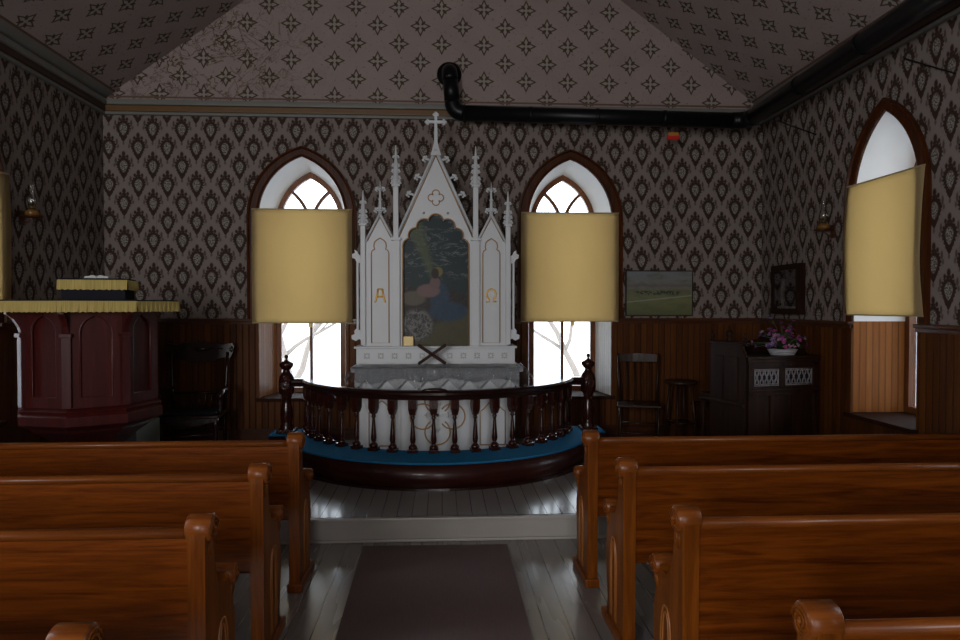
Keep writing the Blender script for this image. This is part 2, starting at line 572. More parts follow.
# ------------------------------------------------------------------ mesh helpers
class MB:
    def __init__(s):
        s.bm = bmesh.new()
        s.uv = s.bm.loops.layers.uv.new('UVMap')
        s.smooth = False

    def face(s, pts, uvs=None, smooth=False):
        vs = [s.bm.verts.new(p) for p in pts]
        try:
            f = s.bm.faces.new(vs)
        except ValueError:
            return None
        f.smooth = smooth
        if uvs:
            for l, t in zip(f.loops, uvs):
                l[s.uv].uv = t
        return f

    def box(s, a, b, bevel=0.0, rot=None, piv=None):
        (x0, y0, z0), (x1, y1, z1) = a, b
        r = bmesh.ops.create_cube(s.bm, size=1)
        vs = r['verts']
        for v in vs:
            v.co = Vector(((x0 + x1) / 2 + v.co.x * (x1 - x0), (y0 + y1) / 2 + v.co.y * (y1 - y0), (z0 + z1) / 2 + v.co.z * (z1 - z0)))
        if bevel:
            es = list({e for v in vs for e in v.link_edges})
            r2 = bmesh.ops.bevel(s.bm, geom=es, offset=bevel, segments=2, affect='EDGES', profile=0.6)
            vs = list({v for f in r2['faces'] for v in f.verts} | {v for v in vs if v.is_valid})
        if rot is not None:
            p = Vector(piv)
            for v in vs:
                v.co = rot @ (v.co - p) + p
        return s

    def ring_loft(s, rings, closed=True, caps=True, smooth=True):
        rv = [[s.bm.verts.new(p) for p in r] for r in rings]
        m = len(rv[0])
        for i in range(len(rv) - 1):
            for j in range(m if closed else m - 1):
                k = (j + 1) % m
                try:
                    f = s.bm.faces.new((rv[i][j], rv[i][k], rv[i + 1][k], rv[i + 1][j]))
                    f.smooth = smooth
                except ValueError:
                    pass
        if caps and closed:
            for r in (rv[0][::-1], rv[-1]):
                try:
                    s.bm.faces.new(r)
                except ValueError:
                    pass
        return s

    def lathe(s, prof, c=(0, 0, 0), seg=16, axis='Z', smooth=True):
        """prof: list of (radius, height)"""
        rings = []
        for r, h in prof:
            ring = []
            for j in range(seg):
                a = 2 * PI * j / seg
                x, y = max(r, 0.0004) * math.cos(a), max(r, 0.0004) * math.sin(a)
                p = {'Z': (x, y, h), 'X': (h, x, y), 'Y': (x, h, y)}[axis]
                ring.append((c[0] + p[0], c[1] + p[1], c[2] + p[2]))
            rings.append(ring)
        return s.ring_loft(rings, True, True, smooth)

    def tube(s, pts, r, seg=8, closed=False, smooth=True):
        pts = [Vector(p) for p in pts]
        n = len(pts)
        rad = r if isinstance(r, (list, tuple)) else [r] * n
        rings = []
        prev = None
        for i, p in enumerate(pts):
            if closed:
                t = pts[(i + 1) % n] - pts[i - 1]
            else:
                t = pts[min(i + 1, n - 1)] - pts[max(i - 1, 0)]
            if t.length < 1e-9:
                t = Vector((0, 0, 1))
            t.normalize()
            if prev is None:
                a = Vector((0, 0, 1)) if abs(t.z) < 0.9 else Vector((1, 0, 0))
                nrm = t.cross(a).normalized()
            else:
                nrm = (prev - t * prev.dot(t))
                nrm = nrm.normalized() if nrm.length > 1e-6 else t.orthogonal().normalized()
            prev = nrm
            b = t.cross(nrm)
            rings.append([p + (nrm * math.cos(2 * PI * j / seg) + b * math.sin(2 * PI * j / seg)) * rad[i] for j in range(seg)])
        if closed:
            rings.append(rings[0])
            return s.ring_loft(rings, True, False, smooth)
        return s.ring_loft(rings, True, True, smooth)

    def sphere(s, c, r, seg=12, rings=8, sc=(1, 1, 1)):
        res = bmesh.ops.create_uvsphere(s.bm, u_segments=seg, v_segments=rings, radius=r)
        for v in res['verts']:
            v.co = Vector((c[0] + v.co.x * sc[0], c[1] + v.co.y * sc[1], c[2] + v.co.z * sc[2]))
            for f in v.link_faces:
                f.smooth = True
        return s

    def plate(s, outer, holes, f0, f1, uvf=None, side=True, smooth_side=False):
        """outer/holes: lists of 2D points; f0/f1 map 2D point -> 3D for the two faces"""
        loops = [outer] + list(holes)
        flat = [p for lp in loops for p in lp]
        tris = geometry.tessellate_polygon([[Vector((p[0], p[1], 0)) for p in lp] for lp in loops])
        for fn in ([f0, f1] if f1 else [f0]):
            vs = [s.bm.verts.new(fn(p)) for p in flat]
            for t in tris:
                try:
                    f = s.bm.faces.new([vs[i] for i in t])
                    if uvf:
                        for l, i in zip(f.loops, t):
                            l[s.uv].uv = uvf(flat[i])
                except ValueError:
                    pass
        if f1 and side:
            for lp in loops:
                a = [s.bm.verts.new(f0(p)) for p in lp]
                b = [s.bm.verts.new(f1(p)) for p in lp]
                for i in range(len(lp)):
                    k = (i + 1) % len(lp)
                    try:
                        f = s.bm.faces.new((a[i], a[k], b[k], b[i]))
                        f.smooth = smooth_side
                    except ValueError:
                        pass
        return s

    def sweep(s, path, prof, closed=False, smooth=False):
        """path: horizontal polyline of (x,y); prof: closed list of (outward offset, z)"""
        n = len(path)
        rings = []
        for i, p in enumerate(path):
            a = Vector(path[max(i - 1, 0)]) if not closed else Vector(path[i - 1])
            b = Vector(path[min(i + 1, n - 1)]) if not closed else Vector(path[(i + 1) % n])
            t = (b - a).normalized()
            nr = Vector((t.y, -t.x))
            rings.append([(p[0] + nr.x * o, p[1] + nr.y * o, z) for o, z in prof])
        if closed:
            rings.append(rings[0])
        return s.ring_loft(rings, True, not closed, smooth)

    def boxuv(s):
        """planar uv from world position: u along the horizontal, v = z"""
        for f in s.bm.faces:
            nn = f.normal
            f.normal_update()
            nn = f.normal
            for l in f.loops:
                c = l.vert.co
                l[s.uv].uv = (c.x, c.z) if abs(nn.y) >= abs(nn.x) else (c.y, c.z)
        return s

    def mesh(s, name):
        bmesh.ops.remove_doubles(s.bm, verts=s.bm.verts, dist=1e-5)
        bmesh.ops.recalc_face_normals(s.bm, faces=s.bm.faces)
        me = bpy.data.meshes.new(name)
        s.bm.to_mesh(me)
        s.bm.free()
        return me


def obj(name, mb, mat, parent=None, label=None, local=False):
    """one mesh object; with a parent the mesh is given in world space unless local"""
    me = mb.mesh(name)
    o = bpy.data.objects.new(name, me)
    COL.objects.link(o)
    me.materials.append(M[mat] if isinstance(mat, str) else mat)
    if parent is not None:
        o.parent = parent
        if not local:
            w = Matrix.Identity(4)
            chain = []
            p = parent
            while p:
                chain.append(p.matrix_basis.copy())
                p = p.parent
            for mm in reversed(chain):
                w = w @ mm
            me.transform(w.inverted())
    if label:
        o['label'] = label
    return o


def tag(o, label, cat, group=None, kind=None):
    o['label'] = label
    o['category'] = cat
    if group:
        o['group'] = group
    if kind:
        o['kind'] = kind
    return o


def thing(name, label, cat, loc=(0, 0, 0), rz=0.0, group=None):
    o = bpy.data.objects.new(name, None)
    COL.objects.link(o)
    o.location = loc
    o.rotation_euler = (0, 0, rz)
    o.empty_display_size = 0.1
    return tag(o, label, cat, group)


def struct(name, mb, mat, parent=None):
    o = obj(name, mb, mat, parent)
    if parent is None:
        o['kind'] = 'structure'
    return o


def copy_tree(o, parent=None):
    c = o.copy()
    COL.objects.link(c)
    if parent is not None:
        c.parent = parent
    for ch in list(o.children):
        copy_tree(ch, c)
    return c


# ------------------------------------------------------------------ room shell
HW = 3.75          # half width of the nave
YF = 7.8           # altar wall
YB = -4.0          # entrance wall
PZ = 0.175         # platform height
EZ = 3.99          # eaves
SL = 0.725         # roof slope
RZ = EZ + HW * SL  # ridge
CAPZ = 1.56        # wainscot cap


def arch(cx, w, z0, spring, top, n=12):
    """outline of a pointed arch opening, from bottom left over the apex to bottom right"""
    h = top - spring
    c = (h * h - w * w) / (2 * w)
    R = w + c
    pts = [(cx - w, z0)]
    a1 = math.atan2(h, c)   # angle at the apex measured from the arc centre
    left = []
    for i in range(n + 1):
        a = a1 * i / n
        left.append((-(R * math.cos(a) - c), spring + R * math.sin(a)))
    # R*cos(a)-c runs from w to 0
    pts += [(cx + x, z) for x, z in left]
    pts += [(cx - x, z) for x, z in left[::-1][1:]]
    pts.append((cx + w, z0))
    return pts


# window descriptions: wall, centre, inner half width, sill z, spring, top, sash half width, reveal depth
WF = dict(w=0.485, z0=0.66, spring=2.70, top=3.385, sw=0.405, depth=0.50, cw=0.125)
WS = dict(w=0.430, z0=0.727, spring=2.62, top=3.355, sw=0.415, depth=0.50, cw=0.115)


def wall_map(side):
    """2D (along, z, depth outward) -> world"""
    if side == 'front':
        return lambda p, d=0.0: (p[0], YF + d, p[1])
    if side == 'right':
        return lambda p, d=0.0: (HW + d, p[0], p[1])
    if side == 'left':
        return lambda p, d=0.0: (-HW - d, p[0], p[1])
    return lambda p, d=0.0: (p[0], YB - d, p[1])


windows = [('front', -1.574, WF), ('front', 1.476, WF),
           ('right', 5.575, WS), ('left', 5.50, WS),
           ('right', 2.3, WS), ('left', 2.3, WS), ('right', -0.9, WS), ('left', -0.9, WS)]  # assumed side windows out of view, added to let daylight in

for side, name, outer in (
        ('front', 'wall_front', [(-HW, 0), (HW, 0), (HW, EZ), (-HW, EZ)]),
        ('right', 'wall_right', [(YB, 0), (YF, 0), (YF, EZ), (YB, EZ)]),
        ('left', 'wall_left', [(YB, 0), (YF, 0), (YF, EZ), (YB, EZ)])):
    fm = wall_map(side)
    holes = [arch(c, W['w'], W['z0'], W['spring'], W['top']) for s_, c, W in windows if s_ == side]
    mb = MB().plate(outer, holes, lambda p: fm(p, 0), None, uvf=lambda p: (p[0] + 3.214 + 0.158, p[1] - 3.675 + 0.206))
    struct(name, mb, 'wallpaper')
mb = MB().face([(-HW, YB, 0), (HW, YB, 0), (HW, YB, EZ), (0, YB, RZ), (-HW, YB, EZ)],
               [(-HW, 0), (HW, 0), (HW, EZ), (0, RZ), (-HW, EZ)])
b_ = MB()
b_.face([(-HW, YB, 0), (HW, YB, 0), (HW, YB, EZ), (0, YB, RZ), (-HW, YB, EZ)], [(-HW, 0), (HW, 0), (HW, EZ), (0, RZ), (-HW, EZ)])
struct('wall_back', b_, 'wallpaper')
b_ = MB()
b_.face([(-HW, YF, EZ), (HW, YF, EZ), (0, YF, RZ)], [(-HW + 2.892 + 0.241, EZ - 4.263 + 0.2025), (HW + 2.892 + 0.241, EZ - 4.263 + 0.2025), (2.892 + 0.241, RZ - 4.263 + 0.2025)])
struct('wall_front_gable', b_, 'stars')
b_ = MB()
L_ = math.hypot(HW, RZ - EZ)
for sg in (-1, 1):
    b_.face([(sg * HW, YB, EZ), (sg * HW, YF, EZ), (0, YF, RZ), (0, YB, RZ)],
            [(20, YB), (20, YF), (20 + L_, YF), (20 + L_, YB)])
struct('ceiling', b_, 'stars')
# outer roof skin keeps daylight out at the eaves
struct('floor', MB().box((-HW, YB, -0.1), (HW, 4.92, 0.0)), 'floor')

# platform with a moulded riser
YP = 4.90
pl = struct('floor_platform', MB().box((-HW, YP + 0.012, 0.0), (HW, YF, PZ)), 'platform')
rs = MB()
rs.box((-HW, YP, 0), (HW, YP + 0.03, PZ - 0.02))
rs.box((-HW, YP - 0.025, PZ - 0.022), (HW, YP + 0.03, PZ), 0.006)
rs.box((-HW, YP - 0.02, 0), (HW, YP, 0.02), 0.006)
rs.box((-HW, YP - 0.012, PZ - 0.036), (HW, YP, PZ - 0.022))
struct('trim_1', rs, 'riser')


# wainscot: boards between the openings, cap rail, baseboard
def spans(side, a, b, W):
    cs = sorted(c for s_, c, _ in windows if s_ == side)
    out = []
    x = a
    for c in cs:
        out.append((x, c - W['w'], None))
        out.append((c - W['w'], c + W['w'], W['z0'] - 0.03))
        x = c + W['w']
    out.append((x, b, None))
    return out


def slab(mb, side, a, b, z0, z1, t0, t1, bevel=0.0):
    fm = wall_map(side)
    p, q = fm((a, z0), -t0), fm((b, z1), -t1)
    mb.box(tuple(min(i, j) for i, j in zip(p, q)), tuple(max(i, j) for i, j in zip(p, q)), bevel)


k = 2
for side, a, b, W, zb in (('front', -HW, HW, WF, PZ), ('right', YB, YF, WS, 0.0), ('left', YB, YF, WS, 0.0)):
    mb = MB(); cap = MB(); base = MB()
    for x0, x1, zt in spans(side, a, b, W):
        slab(mb, side, x0, x1, zb, zt or CAPZ - 0.03, 0.0, 0.02)
        slab(base, side, x0, x1, zb, zb + 0.14, 0.02, 0.035)
        if zt is None:
            slab(cap, side, x0, x1, CAPZ - 0.035, CAPZ, 0.0, 0.055, 0.008)
            slab(cap, side, x0, x1, CAPZ - 0.065, CAPZ - 0.035, 0.0, 0.035)
    mb.boxuv()
    struct('trim_%d' % k, mb, 'wainscot'); k += 1
    struct('trim_%d' % k, cap, 'cap_wood'); k += 1
    struct('baseboard_' + side, base, 'cap_wood')

# cornice round the room (grey, ochre, grey), with the red printed border above it on the gable
for side, a, b in (('front', -HW, HW), ('right', YB, YF), ('left', YB, YF)):
    g = MB(); o_ = MB()
    slab(g, side, a, b, 3.815, 3.85, 0, 0.045, 0.01)
    slab(g, side, a, b, 3.915, 3.975, 0, 0.085, 0.015)
    slab(o_, side, a, b, 3.85, 3.915, 0, 0.058, 0.008)
    struct('trim_%d' % k, g, 'cornice_grey'); k += 1
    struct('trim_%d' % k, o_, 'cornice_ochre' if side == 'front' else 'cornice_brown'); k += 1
bd = MB()
bd.box((-HW + 0.04, YF - 0.006, 4.012), (HW - 0.04, YF - 0.001, 4.030))
struct('trim_%d' % k, bd, 'border_red'); k += 1
# grey painted band at the foot of each roof slope, edged in brown
for sg in (-1, 1):
    g = MB(); e = MB()
    nrm = Vector((-sg * SL, 0, -1)).normalized()
    d = Vector((-sg, 0, SL)).normalized()
    def strip(m_, s0, s1, t):
        p0 = Vector((sg * HW, 0, EZ))
        q = [p0 + d * s0, p0 + d * s1]
        lo = [(v.x, YB, v.z) for v in q]; hi = [(v.x, YF, v.z) for v in q]
        off = nrm * t
        r1 = [lo[0], lo[1], tuple(Vector(lo[1]) + off), tuple(Vector(lo[0]) + off)]
        r2 = [hi[0], hi[1], tuple(Vector(hi[1]) + off), tuple(Vector(hi[0]) + off)]
        m_.ring_loft([r1, r2], True, True, False)
    strip(g, 0.0, 0.15, 0.012)
    strip(e, 0.15, 0.168, 0.014)
    struct('trim_%d' % k, g, 'cornice_grey'); k += 1
    struct('trim_%d' % k, e, 'border_red'); k += 1


# ------------------------------------------------------------------ windows
def build_window(idx, side, c, W, white_low=None):
    fm = wall_map(side)
    root = bpy.data.objects.new('window_%d' % idx, None)
    COL.objects.link(root)
    root['kind'] = 'structure'
    root.location = fm((c, W['z0']), 0.0)
    D = W['depth']
    inner = arch(c, W['w'], W['z0'], W['spring'], W['top'])
    back = arch(c, W['sw'], W['z0'] + 0.0, W['spring'] - 0.02, W['top'] - 0.085)
    # plaster reveal above the wainscot line, boarded reveal below
    def reveal(zlo, zhi, which=None):
        m_ = MB()
        n_ = len(inner)
        for i in range(n_ - 1):
            a0, a1, b0, b1 = inner[i], inner[i + 1], back[i], back[i + 1]
            if i in (0, n_ - 2):
                # vertical side: split at the cap
                lowa, upa = (a0, a1) if i == 0 else (a1, a0)
                lowb, upb = (b0, b1) if i == 0 else (b1, b0)
                if which is not None and ((i == 0) != (which == 'a')):
                    continue
                def at(z): 
                    return (lowa[0], z), (lowb[0], z)
                zz = [z for z in (zlo, zhi)]
                z_a = max(zlo, W['z0']); z_b = min(zhi, upa[1])
                if z_b <= z_a:
                    continue
                (p0, q0), (p1, q1) = at(z_a), at(z_b)
                m_.face([fm(p0, -0.0), fm(p1, 0), fm(q1, D), fm(q0, D)], [(0, z_a), (0, z_b), (D, z_b), (D, z_a)])
            elif zhi > CAPZ + 0.1:
                m_.face([fm(a0, 0), fm(a1, 0), fm(b1, D), fm(b0, D)], [(0, a0[1]), (0, a1[1]), (D, b1[1]), (D, b0[1])], smooth=True)
        return m_
    obj('reveal', reveal(CAPZ, 9), 'plaster', root)
    for wh in ('a', 'b'):
        mat = 'reveal_wood'
        if white_low == wh:
            mat = 'reveal_white'
        obj('boarded_reveal', reveal(0, CAPZ, wh), mat, root)
    # sill
    m_ = MB()
    w = W['w']
    z0 = W['z0']
    P_ = [(c - w - 0.03, -0.07), (c + w + 0.03, -0.07), (c + w + 0.03, -0.001), (c + w, -0.001), (c + W['sw'], D + 0.05), (c - W['sw'], D + 0.05), (c - w, -0.001), (c - w - 0.03, -0.001)]
    m_.plate(P_, [], lambda p: fm((p[0], z0 - 0.035), p[1]), lambda p: fm((p[0], z0 + 0.002), p[1]))
    obj('sill', m_, 'sill', root)
    # casing: arched band on the wall, standing on the wainscot cap
    zc = CAPZ - 0.0
    ci = arch(c, w - 0.004, zc, W['spring'], W['top'] - 0.004)
    co_ = arch(c, w + W['cw'], zc, W['spring'], W['top'] + W['cw'] * 0.9)
    rings = []
    m_ = MB()
    for i in range(len(ci)):
        a, b = ci[i], co_[i]
        mid = lambda t: (a[0] + (b[0] - a[0]) * t, a[1] + (b[1] - a[1]) * t)
        rings.append([fm(mid(0), 0.0), fm(mid(0), -0.022), fm(mid(0.12), -0.03), fm(mid(0.25), -0.022), fm(mid(0.75), -0.022), fm(mid(0.85), -0.04), fm(mid(1.0), -0.036), fm(mid(1.0), 0.0)])
    m_.ring_loft(rings, True, True, False)
    obj('casing', m_, 'trim_wood', root)
    # sash frame
    fo = arch(c, W['sw'] + 0.01, z0, W['spring'] - 0.02, W['top'] - 0.08)
    fw = 0.055
    fi = arch(c, W['sw'] - fw, z0 + 0.06, W['spring'] - 0.02, W['top'] - 0.08 - fw * 1.35)
    m_ = MB()
    m_.plate(fo, [fi], lambda p: fm(p, D - 0.02), lambda p: fm(p, D + 0.045))
    sash = obj('sash', m_, 'sash_wood', root)
    # mullion and intersecting tracery
    m_ = MB()
    sp = W['spring'] - 0.10
    wi = W['sw'] - fw
    for (a, b) in (((c, z0 + 0.05), (c, sp)),):
        p, q = fm((a[0] - 0.017, a[1]), D - 0.01), fm((b[0] + 0.017, b[1]), D + 0.035)
        m_.box(tuple(min(i, j) for i, j in zip(p, q)), tuple(max(i, j) for i, j in zip(p, q)))
    hh = W['top'] - 0.08 - fw * 1.35 - (W['spring'] - 0.02)
    cc = (hh * hh - wi * wi) / (2 * wi)
    R = wi + cc
    # two arcs spring from the mullion, each parallel to the opposite jamb's arc
    for sg in (-1, 1):
        pts = []
        for i in range(17):
            a = i / 16 * math.acos(cc / R)
            x = sg * (R * (1 - math.cos(a)))
            z = sp + R * math.sin(a)
            if abs(x) < wi:
                pts.append((c + x, z))
        # keep inside the arch
        ins = []
        for (x, z) in pts:
            dz = z - (W['spring'] - 0.02)
            lim = (math.sqrt(max(R * R - dz * dz, 0)) - cc) if dz > 0 else wi
            if abs(x - c) <= lim + 0.05:
                ins.append((x, z))
        rings = []
        for i, (x, z) in enumerate(ins):
            t = Vector(ins[min(i + 1, len(ins) - 1)]) - Vector(ins[max(i - 1, 0)])
            t.normalize()
            nx, nz_ = -t.y * 0.019, t.x * 0.019
            rings.append([fm((x + nx, z + nz_), D - 0.01), fm((x - nx, z - nz_), D - 0.01), fm((x - nx, z - nz_), D + 0.035), fm((x + nx, z + nz_), D + 0.035)])
        m_.ring_loft(rings, True, True, False)
    # meeting rail at mid height
    for zz, t in ((z0 + 1.12, 0.02), (sp, 0.014)):
        p, q = fm((c - wi - 0.005, zz - t), D - 0.008), fm((c + wi + 0.005, zz + t), D + 0.03)
        if t > 0.015:
            m_.box(tuple(min(i, j) for i, j in zip(p, q)), tuple(max(i, j) for i, j in zip(p, q)))
    obj('muntins', m_, 'sash_wood', sash)
    # pane
    m_ = MB()
    gi = arch(c, W['sw'] - fw + 0.01, z0 + 0.055, W['spring'] - 0.02, W['top'] - 0.08 - fw * 1.3)
    m_.plate(gi, [], lambda p: fm(p, D + 0.012), lambda p: fm(p, D + 0.016))
    obj('pane', m_, 'glass', sash)
    # outside face of the thick wall round the opening
    return root


for i, (side, c, W) in enumerate(windows):
    build_window(i + 1, side, c, W, 'b' if i == 1 else ('a' if False else None))


# ------------------------------------------------------------------ window shades
def shade(side, a0, a1, z0, z1, off, label, curl=0.0, skew=0.0, group='cloth window shades'):
    fm = wall_map(side)
    cx = (a0 + a1) / 2
    root = thing('window_shade', label, 'window shade', fm((cx, z0), -off), 0, group)
    m_ = MB()
    nu, nv = 14, 20
    rows = []
    def pos(i, j, t):
        u, v = i / nu, j / nv
        z = z0 + (z1 - z0) * v + skew * (u - 0.5)
        edge = abs(u - 0.5) * 2
        d = off + 0.006 * math.sin(u * 9 + v * 2) * (1 - v) + 0.03 * curl * edge ** 6 * math.sin(v * PI) + t
        sq = 1 - 0.018 * curl * math.sin(min(1, v * 1.6) * PI) ** 2
        return fm((cx + (a0 + (a1 - a0) * u - cx) * sq, z), -d)
    for t in (0.0, 0.0025):
        g = [[m_.bm.verts.new(pos(i, j, t)) for i in range(nu + 1)] for j in range(nv + 1)]
        rows.append(g)
        for j in range(nv):
            for i in range(nu):
                f = m_.bm.faces.new((g[j][i], g[j][i + 1], g[j + 1][i + 1], g[j + 1][i])); f.smooth = True
    g, h = rows
    for j in range(nv):
        for i in (0, nu):
            m_.bm.faces.new((g[j][i], g[j + 1][i], h[j + 1][i], h[j][i]))
    for i in range(nu):
        for j in (0, nv):
            m_.bm.faces.new((g[j][i], g[j][i + 1], h[j][i + 1], h[j][i]))
    obj('cloth', m_, 'shade', root)
    for nm, z, t in (('top_batten', z1, 0.012), ('bottom_hem', z0, 0.011)):
        m_ = MB()
        zz = z - (t if nm == 'top_batten' else 0)
        p, q = fm((a0 + 0.004, zz), -(off - 0.006)), fm((a1 - 0.004, zz + t), -(off + 0.010))
        m_.box(tuple(min(i, j) for i, j in zip(p, q)), tuple(max(i, j) for i, j in zip(p, q)), 0.003)
        if nm == 'top_batten' and skew:
            for v in m_.bm.verts:
                v.co.z += 0
        obj(nm, m_, M['shade_hem'], root)
    if side == 'front':
        m_ = MB()
        x = cx + 0.09 * (1 if c_ < 0 else 0.35)
        p, q = fm((x - 0.022, z0 - 0.045), -(off + 0.001)), fm((x + 0.022, z0 + 0.012), -(off + 0.007))
        m_.box(tuple(min(i, j) for i, j in zip(p, q)), tuple(max(i, j) for i, j in zip(p, q)), 0.002)
        obj('pull_tab', m_, 'shade', root)
    return root


M['shade_hem'] = plain('shade_hem', (0.36, 0.29, 0.16), 0.8)
c_ = -1
shade('front', -2.118, -1.007, 1.505, 2.787, 0.075, 'tan cloth shade covering the arched window left of the white altar')
c_ = 1
shade('front', 0.897, 2.028, 1.518, 2.770, 0.075, 'tan cloth shade covering the arched window right of the white altar', curl=0.2)
shade('right', 5.035, 6.045, 1.615, 2.79, 0.05, 'tan cloth shade hanging with curling edges on the right side wall window', curl=1.0)
shade('left', 5.04, 6.06, 1.74, 2.83, 0.05, 'tan cloth shade on the left side wall above the pulpit, cut by the photo edge', curl=0.5)


# ------------------------------------------------------------------ pews
def make_pew(sign, row, x_wall, label, group, aisle=0.845):
    """sign -1: left block, +1: right block. local origin at rear aisle corner on the floor"""
    xa = aisle * sign
    Y0 = row
    root = thing('church_pew', label, 'pew', (xa, Y0, 0), 0, group)
    def X(d):            # d metres away from the aisle
        return d * sign
    def end(d0, d1, face_d):
        m_ = MB()
        prof = [(0, 0), (0.0, 0.30), (-0.003, 0.70), (-0.004, 0.86), (-0.003, 0.90), (0.04, 0.935), (0.085, 0.90), (0.094, 0.85), (0.098, 0.78), (0.115, 0.71), (0.145, 0.655),
                (0.185, 0.628), (0.23, 0.625), (0.265, 0.64), (0.30, 0.66), (0.335, 0.65), (0.345, 0.62), (0.335, 0.585), (0.318, 0.55), (0.322, 0.50), (0.338, 0.45),
                (0.346, 0.39), (0.340, 0.31), (0.325, 0.22), (0.31, 0.14), (0.312, 0.09), (0.335, 0.06), (0.36, 0.04), (0.365, 0.0)]
        m_.plate(prof, [], lambda p: (X(d0), p[0], p[1]), lambda p: (X(d1), p[0], p[1]))
        bmesh.ops.remove_doubles(m_.bm, verts=m_.bm.verts, dist=1e-5)
        e = obj('end_panel', m_, 'pew_end', root, local=True)
        # rolled scroll at the top
        f0 = -0.018 if face_d is not None else -0.002
        def roll(name, cy, cz, r, w0, w1):
            q = MB()
            a, b = X(w0), X(w1)
            q.lathe([(0.0, a), (r * 0.86, a), (r, a + sign * 0.006), (r, b - sign * 0.006), (r * 0.86, b), (0.0, b)], (0, cy, cz), 22, 'X')
            s_ = obj(name, q, 'pew_cap', e, local=True)
            if face_d is not None:
                q = MB()
                sp_ = []
                for i in range(30):
                    t = i / 29
                    aa = t * 2.3 * 2 * PI
                    rr = r * (0.80 - 0.66 * t)
                    sp_.append((X(w0 - 0.001), cy + rr * math.cos(aa), cz + rr * math.sin(aa)))
                q.tube(sp_, 0.0042, 6)
                q.sphere((X(w0 - 0.002), cy, cz), 0.009, 10, 6)
                # leaf strokes below the spiral
                for kk in range(3):
                    q.tube([(X(d0 - 0.001), cy + 0.012 * (kk - 1), cz - r * 1.05), (X(d0 - 0.002), cy + 0.014 * (kk - 1), cz - r * 1.6), (X(d0 - 0.001), cy + 0.006 * (kk - 1), cz - r * 2.3)], [0.003, 0.0045, 0.002], 6)
                obj('scroll_carving', q, 'pew_end', e, local=True)
        roll('top_scroll', 0.045, 0.897, 0.050, d0 + f0, d1 + 0.012)
        roll('arm_scroll', 0.305, 0.628, 0.040, d0 + f0, d1 + 0.012)
        if face_d is not None:
            q = MB()
            for wv in (0.060, 0.036):
                pts = []
                n_ = 10
                for i in range(n_ + 1):
                    t = i / n_
                    pts.append((X(face_d), 0.185 - wv * math.cos(t * PI / 2) ** 0.8, 0.10 + 0.24 + (0.16 - (0.06 - wv)) * math.sin(t * PI / 2)))
                pts = [(X(face_d), 0.185 - wv, 0.08)] + pts
                q.tube(pts, 0.0042, 6)
                q.tube([(p[0], 0.37 - p[1], p[2]) for p in pts], 0.0042, 6)
            obj('lancet_inlay', q, 'inlay', e, local=True)
        q = MB()
        a, b = sorted((X(d0 - 0.016), X(d1 + 0.012)))
        q.box((a, -0.014, 0.0), (b, 0.392, 0.055), 0.012)
        obj('foot', q, 'pew_end', e, local=True)
        return e
    end(0.0, 0.062, -0.001)
    L = abs(x_wall) - aisle
    end(L - 0.062, L, None)
    # back panel slightly reclined, its rounded cap, seat and lower rail
    q = MB()
    a, b = sorted((X(0.055), X(L - 0.055)))
    q.box((a, 0.012, 0.44), (b, 0.034, 0.885), 0.004)
    obj('back_panel', q, 'pew', root, local=True)
    q = MB()
    q.tube([(a, 0.023, 0.885), (b, 0.023, 0.885)], 0.021, 12)
    obj('cap_rail', q, 'pew_cap', root, local=True)
    q = MB()
    q.box((a, 0.03, 0.42), (b, 0.335, 0.445), 0.01)
    obj('seat', q, 'pew', root, local=True)
    q = MB()
    q.box((a, 0.30, 0.34), (b, 0.32, 0.42), 0.003)
    obj('seat_apron', q, 'pew', root, local=True)
    return root


ordn = ['nearest to the altar platform', 'second back from the altar platform', 'third back from the altar platform', 'front one in view, mostly cut off']
for i, y0 in enumerate((4.055, 3.25, 2.46, 1.60)):
    make_pew(-1, y0, -3.70, 'varnished oak pew left of the aisle, ' + ordn[i], 'pews left of the aisle')
for i, (y0, ax_) in enumerate(((4.03, 0.875), (3.275, 0.888), (2.465, 0.893), (1.625, 0.930))):
    make_pew(1, y0, 3.70, 'varnished oak pew right of the aisle, ' + ordn[i], 'pews right of the aisle', ax_)

# aisle runner
m_ = MB()
m_.plate([(-0.56, 4.80), (-0.51, 1.0), (0.46, 1.0), (0.46, 4.78)], [], lambda p: (p[0], p[1], 0.001), lambda p: (p[0], p[1], 0.009))
tag(obj('aisle_runner', m_, 'runner'), 'long mauve brown carpet runner lying along the centre aisle', 'rug')

# ------------------------------------------------------------------ kneeling step and communion rail
CX = -0.03


def arc(cy, R, a0, a1, n, cx=CX):
    return [(cx + R * math.cos(math.radians(a0 + (a1 - a0) * i / n)), cy + R * math.sin(math.radians(a0 + (a1 - a0) * i / n))) for i in range(n + 1)]


def ring_poly(grow=0.0):
    R = 1.556 + grow
    th = math.degrees(math.asin(0.23 / R))
    o_ = arc(7.15, R, 180 + th, 360 - th, 56)
    i_ = arc(7.39, 1.32, 350, 190, 48)
    e = 1.71 + grow
    return o_ + [(CX + e, 6.92 - grow), (CX + e, 7.24), (CX + 1.31, 7.24)] + i_ + [(CX - 1.31, 7.24), (CX - e, 7.24), (CX - e, 6.92 - grow)]


kn = thing('kneeling_step', 'curved dark red kneeling step with blue carpet round the altar', 'kneeler', (CX, 5.7, PZ))
m_ = MB().plate(ring_poly(), [], lambda p: (p[0], p[1], PZ), lambda p: (p[0], p[1], 0.388), smooth_side=True)
obj('step_base', m_, M['kneel_wood'] if 'kneel_wood' in M else 'rail', kn)
m_ = MB().plate(ring_poly(0.004), [], lambda p: (p[0], p[1], 0.388), lambda p: (p[0], p[1], 0.405), smooth_side=True)
obj('carpet', m_, 'blue', kn)
m_ = MB()
m_.sweep(arc(7.15, 1.556, 190, 350, 50)[::1], [(0.0, PZ), (0.02, PZ), (0.018, PZ + 0.02), (0.0, PZ + 0.03)])
obj('shoe_moulding', m_, 'rail', kn)

